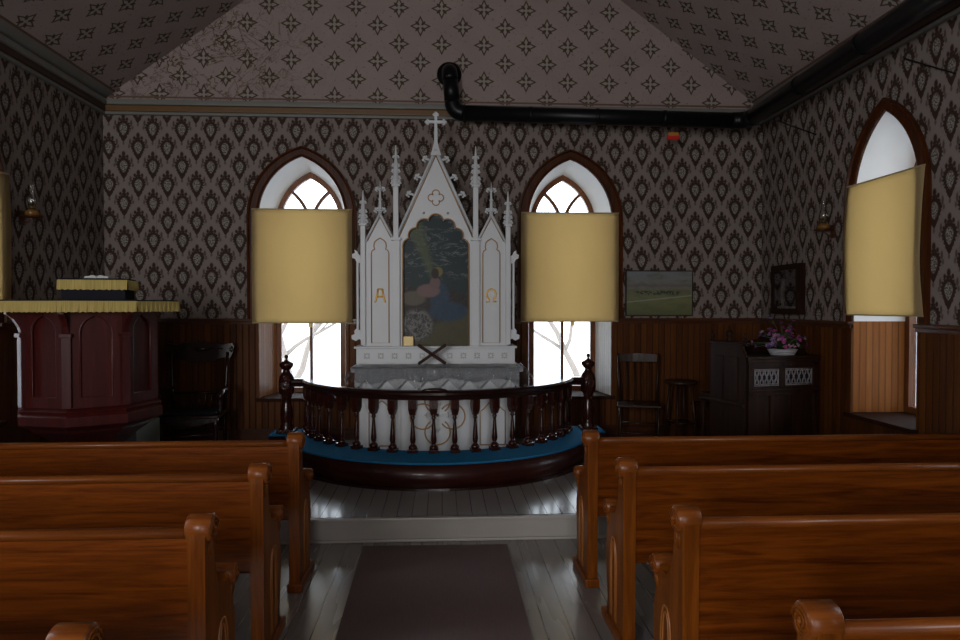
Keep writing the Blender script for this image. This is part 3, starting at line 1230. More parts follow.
rail = thing('communion_rail', 'dark turned baluster communion rail curving in front of the altar', 'altar rail', (CX, 7.0, 0.405))
cyR, RB = 7.39, 1.40
path = [(CX - 1.50, 7.07)] + arc(cyR, RB, 193.3, 346.7, 60) + [(CX + 1.50, 7.07)]
prof = [(-0.055, 0.915), (-0.055, 0.935), (-0.035, 0.955), (0.035, 0.955), (0.058, 0.938), (0.058, 0.918), (0.045, 0.905), (0.032, 0.872), (-0.032, 0.872), (-0.045, 0.905)]
obj('handrail', MB().sweep(path, prof), 'rail', rail)
# raised gate piece in the middle of the rail
m_ = MB()
gp = arc(cyR, RB, 263.5, 273.5, 10)
rings = []
for i, p in enumerate(gp):
    t = i / 10
    hgt = 0.953 + 0.022 * math.sin(PI * t) ** 0.5
    dx, dy = (p[0] - CX) / RB, (p[1] - cyR) / RB
    rings.append([(p[0] - dx * 0.03, p[1] - dy * 0.03, 0.950), (p[0] + dx * 0.035, p[1] + dy * 0.035, 0.950), (p[0] + dx * 0.028, p[1] + dy * 0.028, hgt), (p[0] - dx * 0.025, p[1] - dy * 0.025, hgt)])
m_.ring_loft(rings)
obj('gate_grip', m_, 'rail', rail)
bz = 0.405
bprof = [(0.030, 0.335), (0.014, 0.325), (0.020, 0.312), (0.022, 0.305), (0.013, 0.296), (0.012, 0.285), (0.016, 0.24), (0.022, 0.16), (0.026, 0.115), (0.022, 0.088), (0.015, 0.078),
         (0.022, 0.070), (0.034, 0.060), (0.040, 0.045), (0.036, 0.034), (0.028, 0.030)]
m_ = MB()
m_.box((-0.036, -0.036, 0.385), (0.036, 0.036, 0.468), 0.004)
m_.ring_loft([[(sx * w, sy * w, z) for sx, sy in ((-1, -1), (1, -1), (1, 1), (-1, 1))] for w, z in ((0.024, 0.335), (0.036, 0.385))], True, True, False)
m_.lathe(bprof, (0, 0, 0), 14)
m_.box((-0.042, -0.042, 0.0), (0.042, 0.042, 0.032), 0.004)
first = None
for i in range(21):
    a = -90 + (i - 10) * 7.6 - 1.8
    p = (CX + RB * math.cos(math.radians(a)), cyR + RB * math.sin(math.radians(a)))
    if first is None:
        first = obj('baluster', m_, 'darkwood', rail, local=True)
        bb = first
    else:
        bb = first.copy(); COL.objects.link(bb)
    bb.parent = rail
    bb.location = (p[0] - CX, p[1] - 7.0, 0.0)
    bb.rotation_euler = (0, 0, math.radians(a + 90))
nprof = [(0.080, 0.0), (0.080, 0.03), (0.062, 0.045), (0.070, 0.06), (0.050, 0.08), (0.056, 0.12), (0.064, 0.17), (0.060, 0.23), (0.046, 0.30), (0.040, 0.345), (0.058, 0.36), (0.050, 0.375),
         (0.074, 0.40), (0.080, 0.45), (0.080, 0.52), (0.072, 0.575), (0.052, 0.60), (0.036, 0.625), (0.034, 0.64), (0.052, 0.655), (0.068, 0.675), (0.072, 0.70), (0.062, 0.715), (0.030, 0.73),
         (0.014, 0.74), (0.010, 0.755), (0.019, 0.768), (0.021, 0.778), (0.014, 0.792), (0.0, 0.797)]
for sx in (-1, 1):
    m_ = MB().lathe(nprof, (0, 0, 0), 18)
    m_.box((-0.09, -0.09, 0), (0.09, 0.09, 0.03), 0.004)
    nw = obj('newel_post', m_, 'darkwood', rail, local=True)
    nw.location = (sx * 1.565, 0.07, 0.0)
    m_ = MB()
    m_.lathe([(0.0, -0.092), (0.014, -0.094), (0.022, -0.088), (0.030, -0.092), (0.052, -0.088), (0.058, -0.080), (0.058, -0.05)], (0, 0, 0.485), 16, 'Y')
    for kk in range(8):
        a = kk * PI / 4
        m_.sphere((0.038 * math.cos(a), -0.090, 0.485 + 0.038 * math.sin(a)), 0.010, 8, 6)
    obj('rosette', m_, 'darkwood', nw, local=True)

# ------------------------------------------------------------------ altar
# elevation units: dx in metres from the altar centre, z in metres
AX = -0.045
YA = 6.70      # front of the altar table
YR = 7.10      # front of the reredos
altar = thing('altar_table', 'white altar table with gilt trefoil, cross and pointed side panels', 'altar', (AX, YA, PZ))
m_ = MB()
m_.box((AX - 0.765, YA, PZ), (AX + 0.765, 7.30, 1.06))
m_.box((AX - 0.80, YA - 0.02, PZ), (AX + 0.80, 7.30, PZ + 0.09), 0.01)
obj('table_body', m_, 'white', altar)
m_ = MB()
m_.box((AX - 0.84, YA - 0.07, 1.055), (AX + 0.84, 7.32, 1.095), 0.008)
m_.box((AX - 0.80, YA - 0.035, 1.02), (AX + 0.80, 7.30, 1.055), 0.008)
obj('table_top', m_, 'white', altar)
# raised relief on the front
def circ(cx, cz, r, a0, a1, y, n=20):
    return [(cx + r * math.cos(math.radians(a0 + (a1 - a0) * i / n)), y, cz + r * math.sin(math.radians(a0 + (a1 - a0) * i / n))) for i in range(n + 1)]
def hz(v): return 0.887 + (389 - v) * 0.00985
m_ = MB()
y = YA - 0.004
cz = hz(417)
m_.tube(circ(AX - 0.145, cz, 0.125, 35, 325, y), 0.0075, 6)
m_.tube(circ(AX + 0.145, cz, 0.125, -145, 145, y), 0.0075, 6)
m_.tube(circ(AX, cz - 0.155, 0.125, 125, 415, y), 0.0075, 6)
m_.tube(circ(AX, cz + 0.155, 0.125, -55, 235, y), 0.0075, 6)
obj('gilt_quatrefoil', m_, 'gilt', altar)
m_ = MB()
m_.box((AX - 0.016, YA - 0.012, cz - 0.12), (AX + 0.016, YA + 0.001, cz + 0.12), 0.003)
m_.box((AX - 0.10, YA - 0.012, cz - 0.001), (AX + 0.10, YA + 0.001, cz + 0.031), 0.003)
for (dx, dz) in ((-0.10, 0.015), (0.10, 0.015), (0, 0.125), (0, -0.125)):
    for (ex, ez) in ((0.018, 0), (-0.018, 0), (0, 0.018), (0, -0.018)):
        m_.lathe([(0.0, -0.011), (0.014, -0.011), (0.014, 0.0)], (AX + dx + ex, YA, cz + dz + ez), 10, 'Y')
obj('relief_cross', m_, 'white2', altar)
for sx in (-1, 1):
    m_ = MB()
    xc = AX + sx * 0.545
    h0, h1 = hz(446), hz(412)
    w = 0.125
    pts = [(xc - w, y, h0), (xc - w, y, h1)]
    for t in range(1, 7):
        a = t / 6
        pts.append((xc - w * (1 - a) ** 0.7, y, h1 + 0.11 * a ** 1.6))
    m_.tube(pts, 0.006, 6)
    m_.tube([(2 * xc - p[0], p[1], p[2]) for p in pts], 0.006, 6)
    m_.tube([(xc - w, y, h0), (xc + w, y, h0)], 0.006, 6)
    obj('gilt_panel_outline', m_, 'gilt', altar)
    m_ = MB()
    for dx in (-0.17, 0.17):
        m_.box((xc + dx - 0.018, YA - 0.012, PZ + 0.09), (xc + dx + 0.018, YA + 0.001, 1.02), 0.004)
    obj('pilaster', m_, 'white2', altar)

# lace cloth with a pointed hem, under a clear sheet
cl = thing('altar_cloth', 'white lace altar cloth with a zigzag hem on the altar table', 'altar cloth', (AX, YA, 1.0955))
m_ = MB()
m_.box((AX - 0.845, YA - 0.078, 1.0955), (AX + 0.845, 7.08, 1.099))
obj('cloth_top', m_, 'lace', cl)
m_ = MB()
hem = []
npt = 8
x0, x1 = AX - 0.80, AX + 0.80
for i in range(npt):
    a = x0 + (x1 - x0) * i / npt
    b = x0 + (x1 - x0) * (i + 1) / npt
    hem += [(a, 0.885), ((a + b) / 2, 0.985)]
hem.append((x1, 0.885))
hem = hem[:]
poly = [(x0, 1.099)] + hem + [(x1, 1.099)]
m_.plate(poly, [], lambda p: (p[0], YA - 0.080, p[1]), lambda p: (p[0], YA - 0.076, p[1]))
obj('zigzag_drop', m_, 'lace', cl)

m_ = MB()
nx, nz_ = 90, 9
random.seed(3)
ph = [random.uniform(0, 6.28) for _ in range(8)]
def pz(u, v):
    # v 0..1 over the top (depth), 1..2 down the drop
    x = AX - 0.90 + 1.84 * u
    if v <= 1:
        yy = 7.00 - (7.00 - (YA - 0.09)) * v
        ed = max(0, (abs(u - 0.5) - 0.455) / 0.045)
        return (x, yy, 1.104 + 0.006 * math.sin(x * 23 + ph[0]) - 0.05 * ed ** 1.5 - (0.07 * ed))
    w_ = v - 1
    ed = max(0, (abs(u - 0.5) - 0.455) / 0.045)
    dy = 0.012 * math.sin(x * 31 + ph[1]) + 0.010 * math.sin(x * 67 + ph[2] + w_ * 2)
    L2 = 0.125 + 0.02 * math.sin(x * 13 + ph[3]) + 0.05 * (abs(u - 0.5) * 2) ** 4
    return (x + 0.01 * math.sin(w_ * 5), YA - 0.095 - (0.02 + dy) * w_ ** 0.7, 1.104 - L2 * w_ - 0.05 * ed)
g = [[m_.bm.verts.new(pz(i / nx, j / 4 if j <= 4 else 1 + (j - 4) / 5)) for i in range(nx + 1)] for j in range(10)]
for j in range(9):
    for i in range(nx):
        f = m_.bm.faces.new((g[j][i], g[j][i + 1], g[j + 1][i + 1], g[j + 1][i])); f.smooth = True
tag(obj('plastic_cover', m_, 'plastic'), 'crinkled clear plastic sheet over the top of the altar table', 'plastic sheet')

# ------------------------------------------------------------------ reredos (u = pixels from the centre line of the drawing, v downwards)
S = 0.01043
RXC = -0.062
def ru(u): return RXC + u * S
def rz_(v): return 1.275 + (347 - v) * 0.01037
def F(yy): return lambda p: (ru(p[0]), yy, rz_(p[1]))
rer = thing('reredos', 'tall white gothic altarpiece with pinnacles, crockets and a top cross', 'altarpiece', (RXC, 7.3, 1.06))
m_ = MB()
m_.box((ru(-78.5), YR - 0.06, 1.10), (ru(78.5), 7.45, 1.262), 0.004)
m_.box((ru(-80.5), YR - 0.08, 1.262), (ru(80.5), 7.45, 1.285), 0.006)
pre = obj('predella', m_, 'white', rer)
for i in range(11):
    m_ = MB()
    xx = ru(-68 + 13.6 * i)
    zc_ = 1.185
    for kk in range(8):
        a = kk * PI / 4
        ca, sa = math.cos(a), math.sin(a)
        l_ = 0.036 if kk % 2 == 0 else 0.044
        pts = [(0.010 * ca, 0.010 * sa), (l_ * 0.6 * ca - 0.008 * sa, l_ * 0.6 * sa + 0.008 * ca), (l_ * ca, l_ * sa), (l_ * 0.6 * ca + 0.008 * sa, l_ * 0.6 * sa - 0.008 * ca)]
        m_.face([(xx + p, YR - 0.0612, zc_ + q) for p, q in pts])
    obj('stencil_flower', m_, 'motifgrey', pre)

# foiled opening
def foil(grow=0.0):
    cs = [(-25.2, 246), (-19.8, 235.5), (-11.5, 226.5), (0, 221.5), (11.5, 226.5), (19.8, 235.5), (25.2, 246)]
    r = 7.2 + grow
    w = 32.4 + grow
    pts = [(-w, 346 + grow * 0), (-w, 253)]
    for i, (cx, cy) in enumerate(cs):
        # angle range between intersections with the neighbours
        if i == 0:
            a0 = math.radians(180) ; 
        else:
            px, py = cs[i - 1]
            mx_, my_ = (px + cx) / 2, (py + cy) / 2
            d = math.hypot(cx - px, cy - py) / 2
            hh = math.sqrt(max(r * r - d * d, 0.01))
            nx_, ny_ = -(cy - py), (cx - px)
            l = math.hypot(nx_, ny_)
            # outward = away from (0, 260)
            ox, oy = nx_ / l, ny_ / l
            if (mx_ * ox + (my_ - 260) * oy) < 0:
                ox, oy = -ox, -oy
            a0 = math.atan2(-(my_ + oy * hh - cy), mx_ + ox * hh - cx)
        if i == len(cs) - 1:
            a1 = 0.0
        else:
            px, py = cs[i + 1]
            mx_, my_ = (px + cx) / 2, (py + cy) / 2
            d = math.hypot(cx - px, cy - py) / 2
            hh = math.sqrt(max(r * r - d * d, 0.01))
            nx_, ny_ = -(cy - py), (cx - px)
            l = math.hypot(nx_, ny_)
            ox, oy = nx_ / l, ny_ / l
            if (mx_ * ox + (my_ - 260) * oy) < 0:
                ox, oy = -ox, -oy
            a1 = math.atan2(-(my_ + oy * hh - cy), mx_ + ox * hh - cx)
        if a0 < a1:
            a0 += 2 * PI
        for k_ in range(8):
            a = a0 + (a1 - a0) * k_ / 7
            pts.append((cx + r * math.cos(a), cy - r * math.sin(a)))
    pts += [(w, 253), (w, 346)]
    return pts


centre = [(-39, 347), (-39, 239), (-35, 232), (0, 152), (35, 232), (39, 239), (39, 347)]
m_ = MB().plate(centre, [foil()], F(YR), F(YR + 0.06))
obj('centre_panel', m_, 'white', rer)
m_ = MB().plate(centre, [], F(YR + 0.065), F(YR + 0.10))
obj('back_board', m_, 'white', rer)
m_ = MB().plate([(-33.5, 346.5)] + [(-33.5, 215), (33.5, 215), (33.5, 346.5)], [], F(YR + 0.045), F(YR + 0.064), uvf=lambda p: (p[0] * S, (346.5 - p[1]) * 0.01037))
obj('painting', m_, 'painting', rer, 'dark landscape painting with a slanting ray, rocks, blue and pink patches')
m_ = MB()
m_.tube([F(YR - 0.003)(p) for p in foil(0.6)], 0.0075, 6)
m_.tube([F(YR - 0.003)(p) for p in ((-33, 346.3), (33, 346.3))], 0.006, 6)
obj('gilt_edge', m_, 'gilt', rer)
# gable mouldings with gilt line
m_ = MB()
for sx in (-1, 1):
    m_.tube([F(YR - 0.012)((sx * 39.5, 238)), F(YR - 0.012)((0, 149.5))], 0.014, 6)
obj('gable_moulding', m_, 'white', rer)
m_ = MB()
for sx in (-1, 1):
    m_.tube([F(YR - 0.004)((sx * 36.5, 237)), F(YR - 0.004)((0, 155.5))], 0.006, 6)
# quatrefoil
q_ = []
for kk in range(4):
    cx_, cy_ = [(0, -4.2), (4.2, 0), (0, 4.2), (-4.2, 0)][kk]
    base = [90, 0, -90, -180][kk]
    for i in range(9):
        a = math.radians(base + 118 - 236 * i / 8)
        q_.append((cx_ + 3.6 * math.cos(a), 197.6 + cy_ - 3.6 * math.sin(a)))
m_.tube([F(YR - 0.003)(p) for p in q_], 0.006, 6, closed=True)
obj('gilt_gable_line', m_, 'gilt', rer)
m_ = MB()
for sx in (-1, 1):
    for (uu, vv) in ((12, 213),):
        m_.sphere(F(YR - 0.004)((sx * uu, vv)), 0.014, 8, 6)
obj('gable_button', m_, 'motifgrey', rer)


def crocket(m_, u, v, sx, yy, s=1.0):
    """curled leaf: stalk and three lobes"""
    P0 = Vector(F(yy)((u, v)))
    def q(a, b): return P0 + Vector((sx * a * s, 0, b * s))
    m_.tube([q(-0.02, -0.012), q(0.015, 0.004), q(0.038, 0.004)], [0.012 * s, 0.011 * s, 0.010 * s], 6)
    for (a, b, r) in ((0.044, 0.018, 0.016), (0.055, -0.004, 0.014), (0.026, 0.026, 0.012), (0.040, -0.018, 0.010)):
        m_.sphere(q(a, b), r * s, 8, 6, (1, 0.8, 1))


for sx in (-1, 1):
    for (u, v) in ((8.6, 159.5), (16.4, 177.5), (24.6, 194.5), (31.5, 211)):
        if v > 205:
            continue
        m_ = MB()
        crocket(m_, sx * (u - 2.0), v, sx, YR + 0.01, 1.15)
        obj('crocket', m_, 'white', rer)

# top cross
m_ = MB()
m_.ring_loft([[(ru(0) + a * w, YR + 0.02 + b * w, rz_(v)) for a, b in ((-1, -1), (1, -1), (1, 1), (-1, 1))] for v, w in ((156, 0.055), (149, 0.035), (142, 0.018), (118, 0.014))], True, True, False)
m_.box((ru(-7.5), YR + 0.006, rz_(123.2)), (ru(7.5), YR + 0.034, rz_(120.4)), 0.002)
m_.box((ru(-1.4), YR + 0.006, rz_(124)), (ru(1.4), YR + 0.034, rz_(114.8)), 0.002)
for (u, v) in ((-8, 121.8), (8, 121.8), (0, 114.5)):
    for (a, b) in ((1.6, 0), (-1.6, 0), (0, 1.6), (0, -1.6)):
        m_.sphere(F(YR + 0.02)((u + a, v + b)), 0.017, 8, 6, (1, 0.8, 1))
m_.box((ru(-3.2), YR - 0.012, rz_(150)), (ru(3.2), YR + 0.05, rz_(148.2)), 0.003)
obj('top_cross', m_, 'white', rer)

# wings
for sx in (-1, 1):
    c0 = sx * 55.4
    wing = [(c0 - 17, 347), (c0 - 17, 246), (c0 - 13.5, 240), (c0, 214), (c0 + 13.5, 240), (c0 + 17, 246), (c0 + 17, 347)]
    m_ = MB().plate(wing, [], F(YR + 0.01), F(YR + 0.07))
    wg = obj('wing_panel', m_, 'white', rer)
    m_ = MB()
    for t in (-1, 1):
        m_.tube([F(YR)((c0 + t * 14.5, 242)), F(YR)((c0, 213.5))], 0.012, 6)
    obj('wing_gable_moulding', m_, 'white', wg)
    m_ = MB()
    for t in (-1, 1):
        m_.tube([F(YR + 0.008)((c0 + t * 12.4, 241)), F(YR + 0.008)((c0, 217.5))], 0.0045, 6)
    # trefoil headed outline
    pts = [(-8.6, 343), (-8.6, 253), (-7.6, 250.5), (-5.4, 249.3), (-6.2, 246.5), (-5.6, 242.5), (-3.4, 240.2), (0, 238.2)]
    pts = [(c0 + p[0], p[1]) for p in pts] + [(c0 - p[0], p[1]) for p in pts[::-1][1:]]
    m_.tube([F(YR + 0.006)(p) for p in pts], 0.0065, 6, closed=True)
    obj('gilt_wing_outline', m_, 'gilt', wg)
    # letters: gold alpha and omega
    m_ = MB()
    lt = []
    if sx < 0:
        lt = [[(-2.6, 289.3), (2.6, 289.3)], [(-2.2, 289.3), (-3.0, 295), (-4.6, 301.5), (-5.4, 302.3)], [(2.2, 289.3), (3.0, 295), (4.6, 301.5), (5.4, 302.3)], [(-3.2, 296.6), (3.2, 296.6)]]
    else:
        pts = [(-5.2, 301.6), (-2.0, 301.6), (-2.2, 299.5), (-4.2, 296.8), (-4.6, 293.5), (-3.2, 290.2), (0, 288.8), (3.2, 290.2), (4.6, 293.5), (4.2, 296.8), (2.2, 299.5), (2.0, 301.6), (5.2, 301.6)]
        lt = [pts]
    for s_ in lt:
        m_.tube([F(YR + 0.004)((c0 + a, b)) for a, b in s_], 0.0105, 6)
    obj('alpha_letter' if sx < 0 else 'omega_letter', m_, 'goldletter', wg, 'gold letter alpha' if sx < 0 else 'gold letter omega')
    # wing finial: four armed leaf and spike
    m_ = MB()
    m_.tube([F(YR + 0.03)((c0, 216)), F(YR + 0.03)((c0, 206)), F(YR + 0.03)((c0, 192)), F(YR + 0.03)((c0, 181.5))], [0.022, 0.016, 0.010, 0.003], 8)
    for v, s in ((210.5, 1.0), (189.5, 0.85)):
        for t in (-1, 1):
            crocket(m_, c0, v, t, YR + 0.03, s)
            m_.sphere(F(YR + 0.03 - 0.03 * t)((c0, v)), 0.016 * s, 8, 6)
    m_.lathe([(0.02, 0), (0.024, 0.008), (0.02, 0.016)], F(YR + 0.03)((c0, 200)), 10)
    obj('wing_finial', m_, 'white', wg)
    # pinnacled shafts
    for (u, tip, base_v, capv, wd, lev) in ((sx * 39.6, 146, 347, 187, 2.6, (183, 178.5, 171.5, 166, 157.5)), (sx * 72.0, 191, 345, 226, 2.4, (222, 217, 212, 203))):
        m_ = MB()
        w = wd * S
        xx = ru(u)
        m_.box((xx - w, YR - 0.03, rz_(base_v)), (xx + w, YR + 0.035, rz_(capv)), 0.006)
        m_.box((xx - w * 1.6, YR - 0.042, rz_(capv)), (xx + w * 1.6, YR + 0.04, rz_(capv - 1.8)), 0.003)
        if abs(u) < 50:
            m_.box((xx - w * 1.9, YR - 0.045, rz_(240.5)), (xx + w * 1.9, YR + 0.04, rz_(238)), 0.003)
            m_.box((xx - w * 1.5, YR - 0.038, rz_(347)), (xx + w * 1.5, YR + 0.035, rz_(241)), 0.004)
        yy = YR
        zz = [rz_(capv - 1), rz_((capv + tip) / 2), rz_(tip)]
        m_.lathe([(w * 1.15, zz[0]), (w * 0.75, zz[1]), (0.004, zz[2])], (xx, yy, 0), 8, smooth=False)
        for v in lev:
            s = 0.42 + 0.02 * (v - tip) * 0.6
            s = min(s, 0.85)
            for t in (-1, 1):
                crocket(m_, u, v, t, yy, s)
                m_.sphere((xx, yy + t * 0.022 * s - 0.004, rz_(v)), 0.014 * s, 8, 6)
        obj('pinnacle_shaft', m_, 'white', rer)
    # pierced side bracket with scrolled ends
    m_ = MB()
    s1 = sx
    out = [(74.2, 340), (76.5, 339), (79.5, 341), (83.5, 339), (83.8, 335.5), (80.6, 334), (81, 331), (78.6, 328), (78.6, 262), (80.0, 259), (82.6, 258), (83, 254.5), (80.2, 253.2), (80.4, 250), (78.2, 251.2), (76.6, 254.5), (74.2, 256)]
    hole = [(75.2, 330), (76.7, 330), (76.7, 263), (75.2, 263)]
    m_.plate([(s1 * a, b) for a, b in out], [[(s1 * a, b) for a, b in hole]], F(YR - 0.005), F(YR + 0.03))
    obj('side_bracket', m_, 'white', rer)

# small brass plate leaning in the corner of the painting, and the crossed bible stand
m_ = MB().box((ru(-32.5), YR - 0.022, 1.2855), (ru(-22.5), YR - 0.010, 1.385), 0.003)
tag(obj('brass_plaque', m_, 'brass'), 'small pale brass plate standing at the lower left corner of the painting', 'plaque')
st = thing('book_stand', 'crossed dark wooden book stand on the altar table', 'book stand', (-0.09, 6.80, 1.105))
for sx in (-1, 1):
    m_ = MB()
    for yy in (6.76, 6.86):
        r = Matrix.Rotation(-sx * math.atan2(0.185, 0.27), 3, 'Y')
        m_.box((-0.10 - 0.165, yy - 0.009, 1.216 - 0.013), (-0.10 + 0.165, yy + 0.009, 1.216 + 0.013), 0.004, r, (-0.10, yy, 1.216))
    m_.tube([(-0.10 + sx * 0.135, 6.75, 1.216 + 0.093), (-0.10 + sx * 0.135, 6.87, 1.216 + 0.093)], 0.009, 8)
    obj('crossed_leg', m_, 'sash_wood' if False else 'stand_wood' if 'stand_wood' in M else 'cap_wood', st)

# ------------------------------------------------------------------ pulpit
PC = (-2.905, 5.80)
PR = math.radians(31)


def octo(R, c=PC, rot=PR):
    # a face normal points at -Y rotated by rot towards +X
    return [(c[0] + R * math.cos(-PI / 2 + rot + PI / 8 + i * PI / 4), c[1] + R * math.sin(-PI / 2 + rot + PI / 8 + i * PI / 4)) for i in range(8)]


def octo_loft(m_, lv, c=PC, rot=PR):
    m_.ring_loft([[(x, y, z) for x, y in octo(R, c, rot)] for R, z in lv], True, True, False)


pul = thing('pulpit', 'dark red eight-sided wooden pulpit with arched panels on a tapering base', 'pulpit', (PC[0], PC[1], PZ))
ci8 = math.cos(PI / 8)
m_ = MB()
octo_loft(m_, [(0.495, 0.90), (0.495, 1.66)])
body = obj('pulpit_body', m_, 'pulpit', pul)
m_ = MB()
octo_loft(m_, [(0.26, PZ), (0.26, 0.28), (0.18, 0.31), (0.18, 0.48), (0.24, 0.56), (0.36, 0.66), (0.45, 0.72), (0.495, 0.78)])
obj('tapering_base', m_, 'pulpit', pul)
m_ = MB()
octo_loft(m_, [(0.495, 0.75), (0.55, 0.785), (0.55, 0.855), (0.53, 0.87), (0.545, 0.895), (0.51, 0.915), (0.495, 0.92)])
obj('base_moulding', m_, 'pulpit', pul)
# corner posts and arched panel frames on each face
oc = octo(0.495)
for i in range(8):
    a, b = Vector(oc[i - 1]), Vector(oc[i])
    mid = (a + b) / 2
    nrm = (mid - Vector(PC)).normalized()
    t = (b - a).normalized()
    if nrm.y > 0.75:
        continue
    wf = (b - a).length / 2
    def fp(p, d, mid=mid, nrm=nrm, t=t):
        q = mid + t * p[0] + nrm * d
        return (q.x, q.y, p[1])
    op = []
    w = wf * 0.60
    z0, zs, zt = 1.00, 1.50, 1.645
    op.append((-w, z0)); op.append((-w, zs))
    for k_ in range(1, 6):
        a_ = k_ / 6
        op.append((-w * (1 - a_ ** 1.7), zs + (zt - zs) * (1 - (1 - a_) ** 1.7) * 0.85))
    op.append((0, zt))
    op += [(-x, z) for x, z in op[::-1][1:]]
    m_ = MB().plate([(-wf, 0.92), (wf, 0.92), (wf, 1.66), (-wf, 1.66)], [op], lambda p: fp(p, 0.022), lambda p: fp(p, -0.001))
    fr = obj('panel_frame', m_, 'pulpit', body)
    m_ = MB()
    m_.tube([fp((x * 0.97, z), 0.014) for x, z in op], 0.010, 6, closed=True)
    obj('panel_bead', m_, 'pulpit', fr)
for i in range(8):
    a = Vector(oc[i])
    o2 = (a - Vector(PC)).normalized()
    if o2.y > -0.3:
        continue
    m_ = MB()
    r_ = Matrix.Rotation(math.atan2(o2.y, o2.x), 3, 'Z')
    p = a + o2 * 0.02
    m_.box((p.x - 0.02, p.y - 0.035, 0.92), (p.x + 0.02, p.y + 0.035, 1.47), 0.006, r_, (p.x, p.y, 1.2))
    m_.box((p.x - 0.03, p.y - 0.045, 1.46), (p.x + 0.035, p.y + 0.045, 1.49), 0.004, r_, (p.x, p.y, 1.475))
    # curved bracket under the top
    br = [(0.0, 1.49), (0.03, 1.49), (0.045, 1.54), (0.08, 1.60), (0.13, 1.64), (0.13, 1.655), (0.0, 1.665)]
    s_ = Vector((-o2.y, o2.x))
    m_.plate(br, [], lambda q: (a.x + o2.x * q[0] - s_.x * 0.022, a.y + o2.y * q[0] - s_.y * 0.022, q[1]), lambda q: (a.x + o2.x * q[0] + s_.x * 0.022, a.y + o2.y * q[0] + s_.y * 0.022, q[1]))
    obj('corner_post', m_, 'pulpit', body)
m_ = MB()
octo_loft(m_, [(0.57, 1.655), (0.66, 1.68), (0.66, 1.728)])
obj('pulpit_top', m_, 'pulpit', pul)
# fringed cover: dark cloth with a gold fringe
cv = thing('pulpit_cover', 'dark cloth with gold fringe round the top of the pulpit', 'fringed cloth', (PC[0], PC[1], 1.73))
m_ = MB()
octo_loft(m_, [(0.67, 1.729), (0.682, 1.735), (0.672, 1.748)])
obj('cloth_top', m_, 'black_cloth', cv)
def fringe(m_, R, z0, z1, c=PC, rot=PR, poly=None):
    pts = poly or octo(R, c, rot)
    n_ = len(pts)
    run = 0
    for i in range(n_):
        a, b = Vector(pts[i - 1]), Vector(pts[i])
        L = (b - a).length
        k_ = max(6, int(L / 0.018))
        nn = Vector(((b - a).y, -(b - a).x)).normalized()
        cc = Vector((sum(p[0] for p in pts) / n_, sum(p[1] for p in pts) / n_))
        if (a - cc).dot(nn) < 0:
            nn = -nn
        for j in range(k_):
            p, q = a + (b - a) * (j / k_), a + (b - a) * ((j + 1) / k_)
            o1 = nn * (0.006 + 0.004 * math.sin(j * 2.1 + i))
            o2 = nn * (0.006 + 0.004 * math.sin((j + 1) * 2.1 + i))
            zb = z0 + 0.004 * math.sin(j * 3.7)
            zb2 = z0 + 0.004 * math.sin((j + 1) * 3.7)
            u0, u1 = run + L * j / k_, run + L * (j + 1) / k_
            for off in (0, 0.004):
                m_.face([(p.x + o1.x + nn.x * off, p.y + o1.y + nn.y * off, zb), (q.x + o2.x + nn.x * off, q.y + o2.y + nn.y * off, zb2), (q.x + nn.x * off, q.y + nn.y * off, z1), (p.x + nn.x * off, p.y + nn.y * off, z1)],
                        [(u0, z0), (u1, z0), (u1, z1), (u0, z1)])
        run += L
m_ = MB()
fringe(m_, 0.684, 1.655, 1.738)
obj('gold_fringe', m_, 'fringe', cv, 'gold fringe')
# reading desk cushion with its own fringe, an open book on it
DC = (-2.765, 5.66)
def dsk(g=0.0):
    r = math.radians(12)
    pts = [(-0.225 - g, -0.16 - g), (0.225 + g, -0.16 - g), (0.225 + g, 0.16 + g), (-0.225 - g, 0.16 + g)]
    return [(DC[0] + x * math.cos(r) - y * math.sin(r), DC[1] + x * math.sin(r) + y * math.cos(r)) for x, y in pts]
dk = thing('reading_desk', 'small dark cloth covered bible desk with gold fringe on top of the pulpit', 'reading desk', (DC[0], DC[1], 1.748))
m_ = MB().ring_loft([[(x, y, z) for x, y in dsk(0)] for z in (1.749, 1.835)], True, True, False)
obj('desk_block', m_, 'black_cloth', dk)
m_ = MB().ring_loft([[(x, y, z) for x, y in dsk(g_)] for g_, z in ((0.015, 1.83), (0.018, 1.90), (0.008, 1.918))], True, True, False)
obj('cushion', m_, 'black_cloth', dk)
m_ = MB()
fringe(m_, 0, 1.828, 1.905, poly=dsk(0.021))
obj('gold_fringe', m_, 'fringe', dk, 'gold fringe')
bk = thing('open_book', 'open book lying on the fringed desk on the pulpit', 'book', (DC[0] + 0.0, DC[1], 1.919), math.radians(12))
m_ = MB()
m_.box((-0.09, -0.08, 0.0), (0.09, 0.08, 0.006), 0.001)
obj('cover', m_, 'black_paint', bk, local=True)
for sx in (-1, 1):
    m_ = MB()
    rings = []
    for i in range(7):
        t = i / 6
        x = sx * (0.002 + 0.083 * t)
        z = 0.008 + 0.022 * math.sin(min(1, t * 1.4 + 0.15) * PI * 0.75) * (1 - 0.4 * t)
        rings.append([(x, -0.075, 0.0065), (x, 0.075, 0.0065), (x, 0.075, z), (x, -0.075, z)])
    m_.ring_loft(rings, True, True, False)
    obj('page_block', m_, 'paper', bk, local=True)
# grey box step behind the pulpit foot
m_ = MB()
m_.box((-3.50, 6.38, PZ), (-2.80, 6.90, PZ + 0.42), 0.006)
tag(obj('pulpit_step', m_, 'greybox'), 'grey green painted box step behind the foot of the pulpit', 'step')

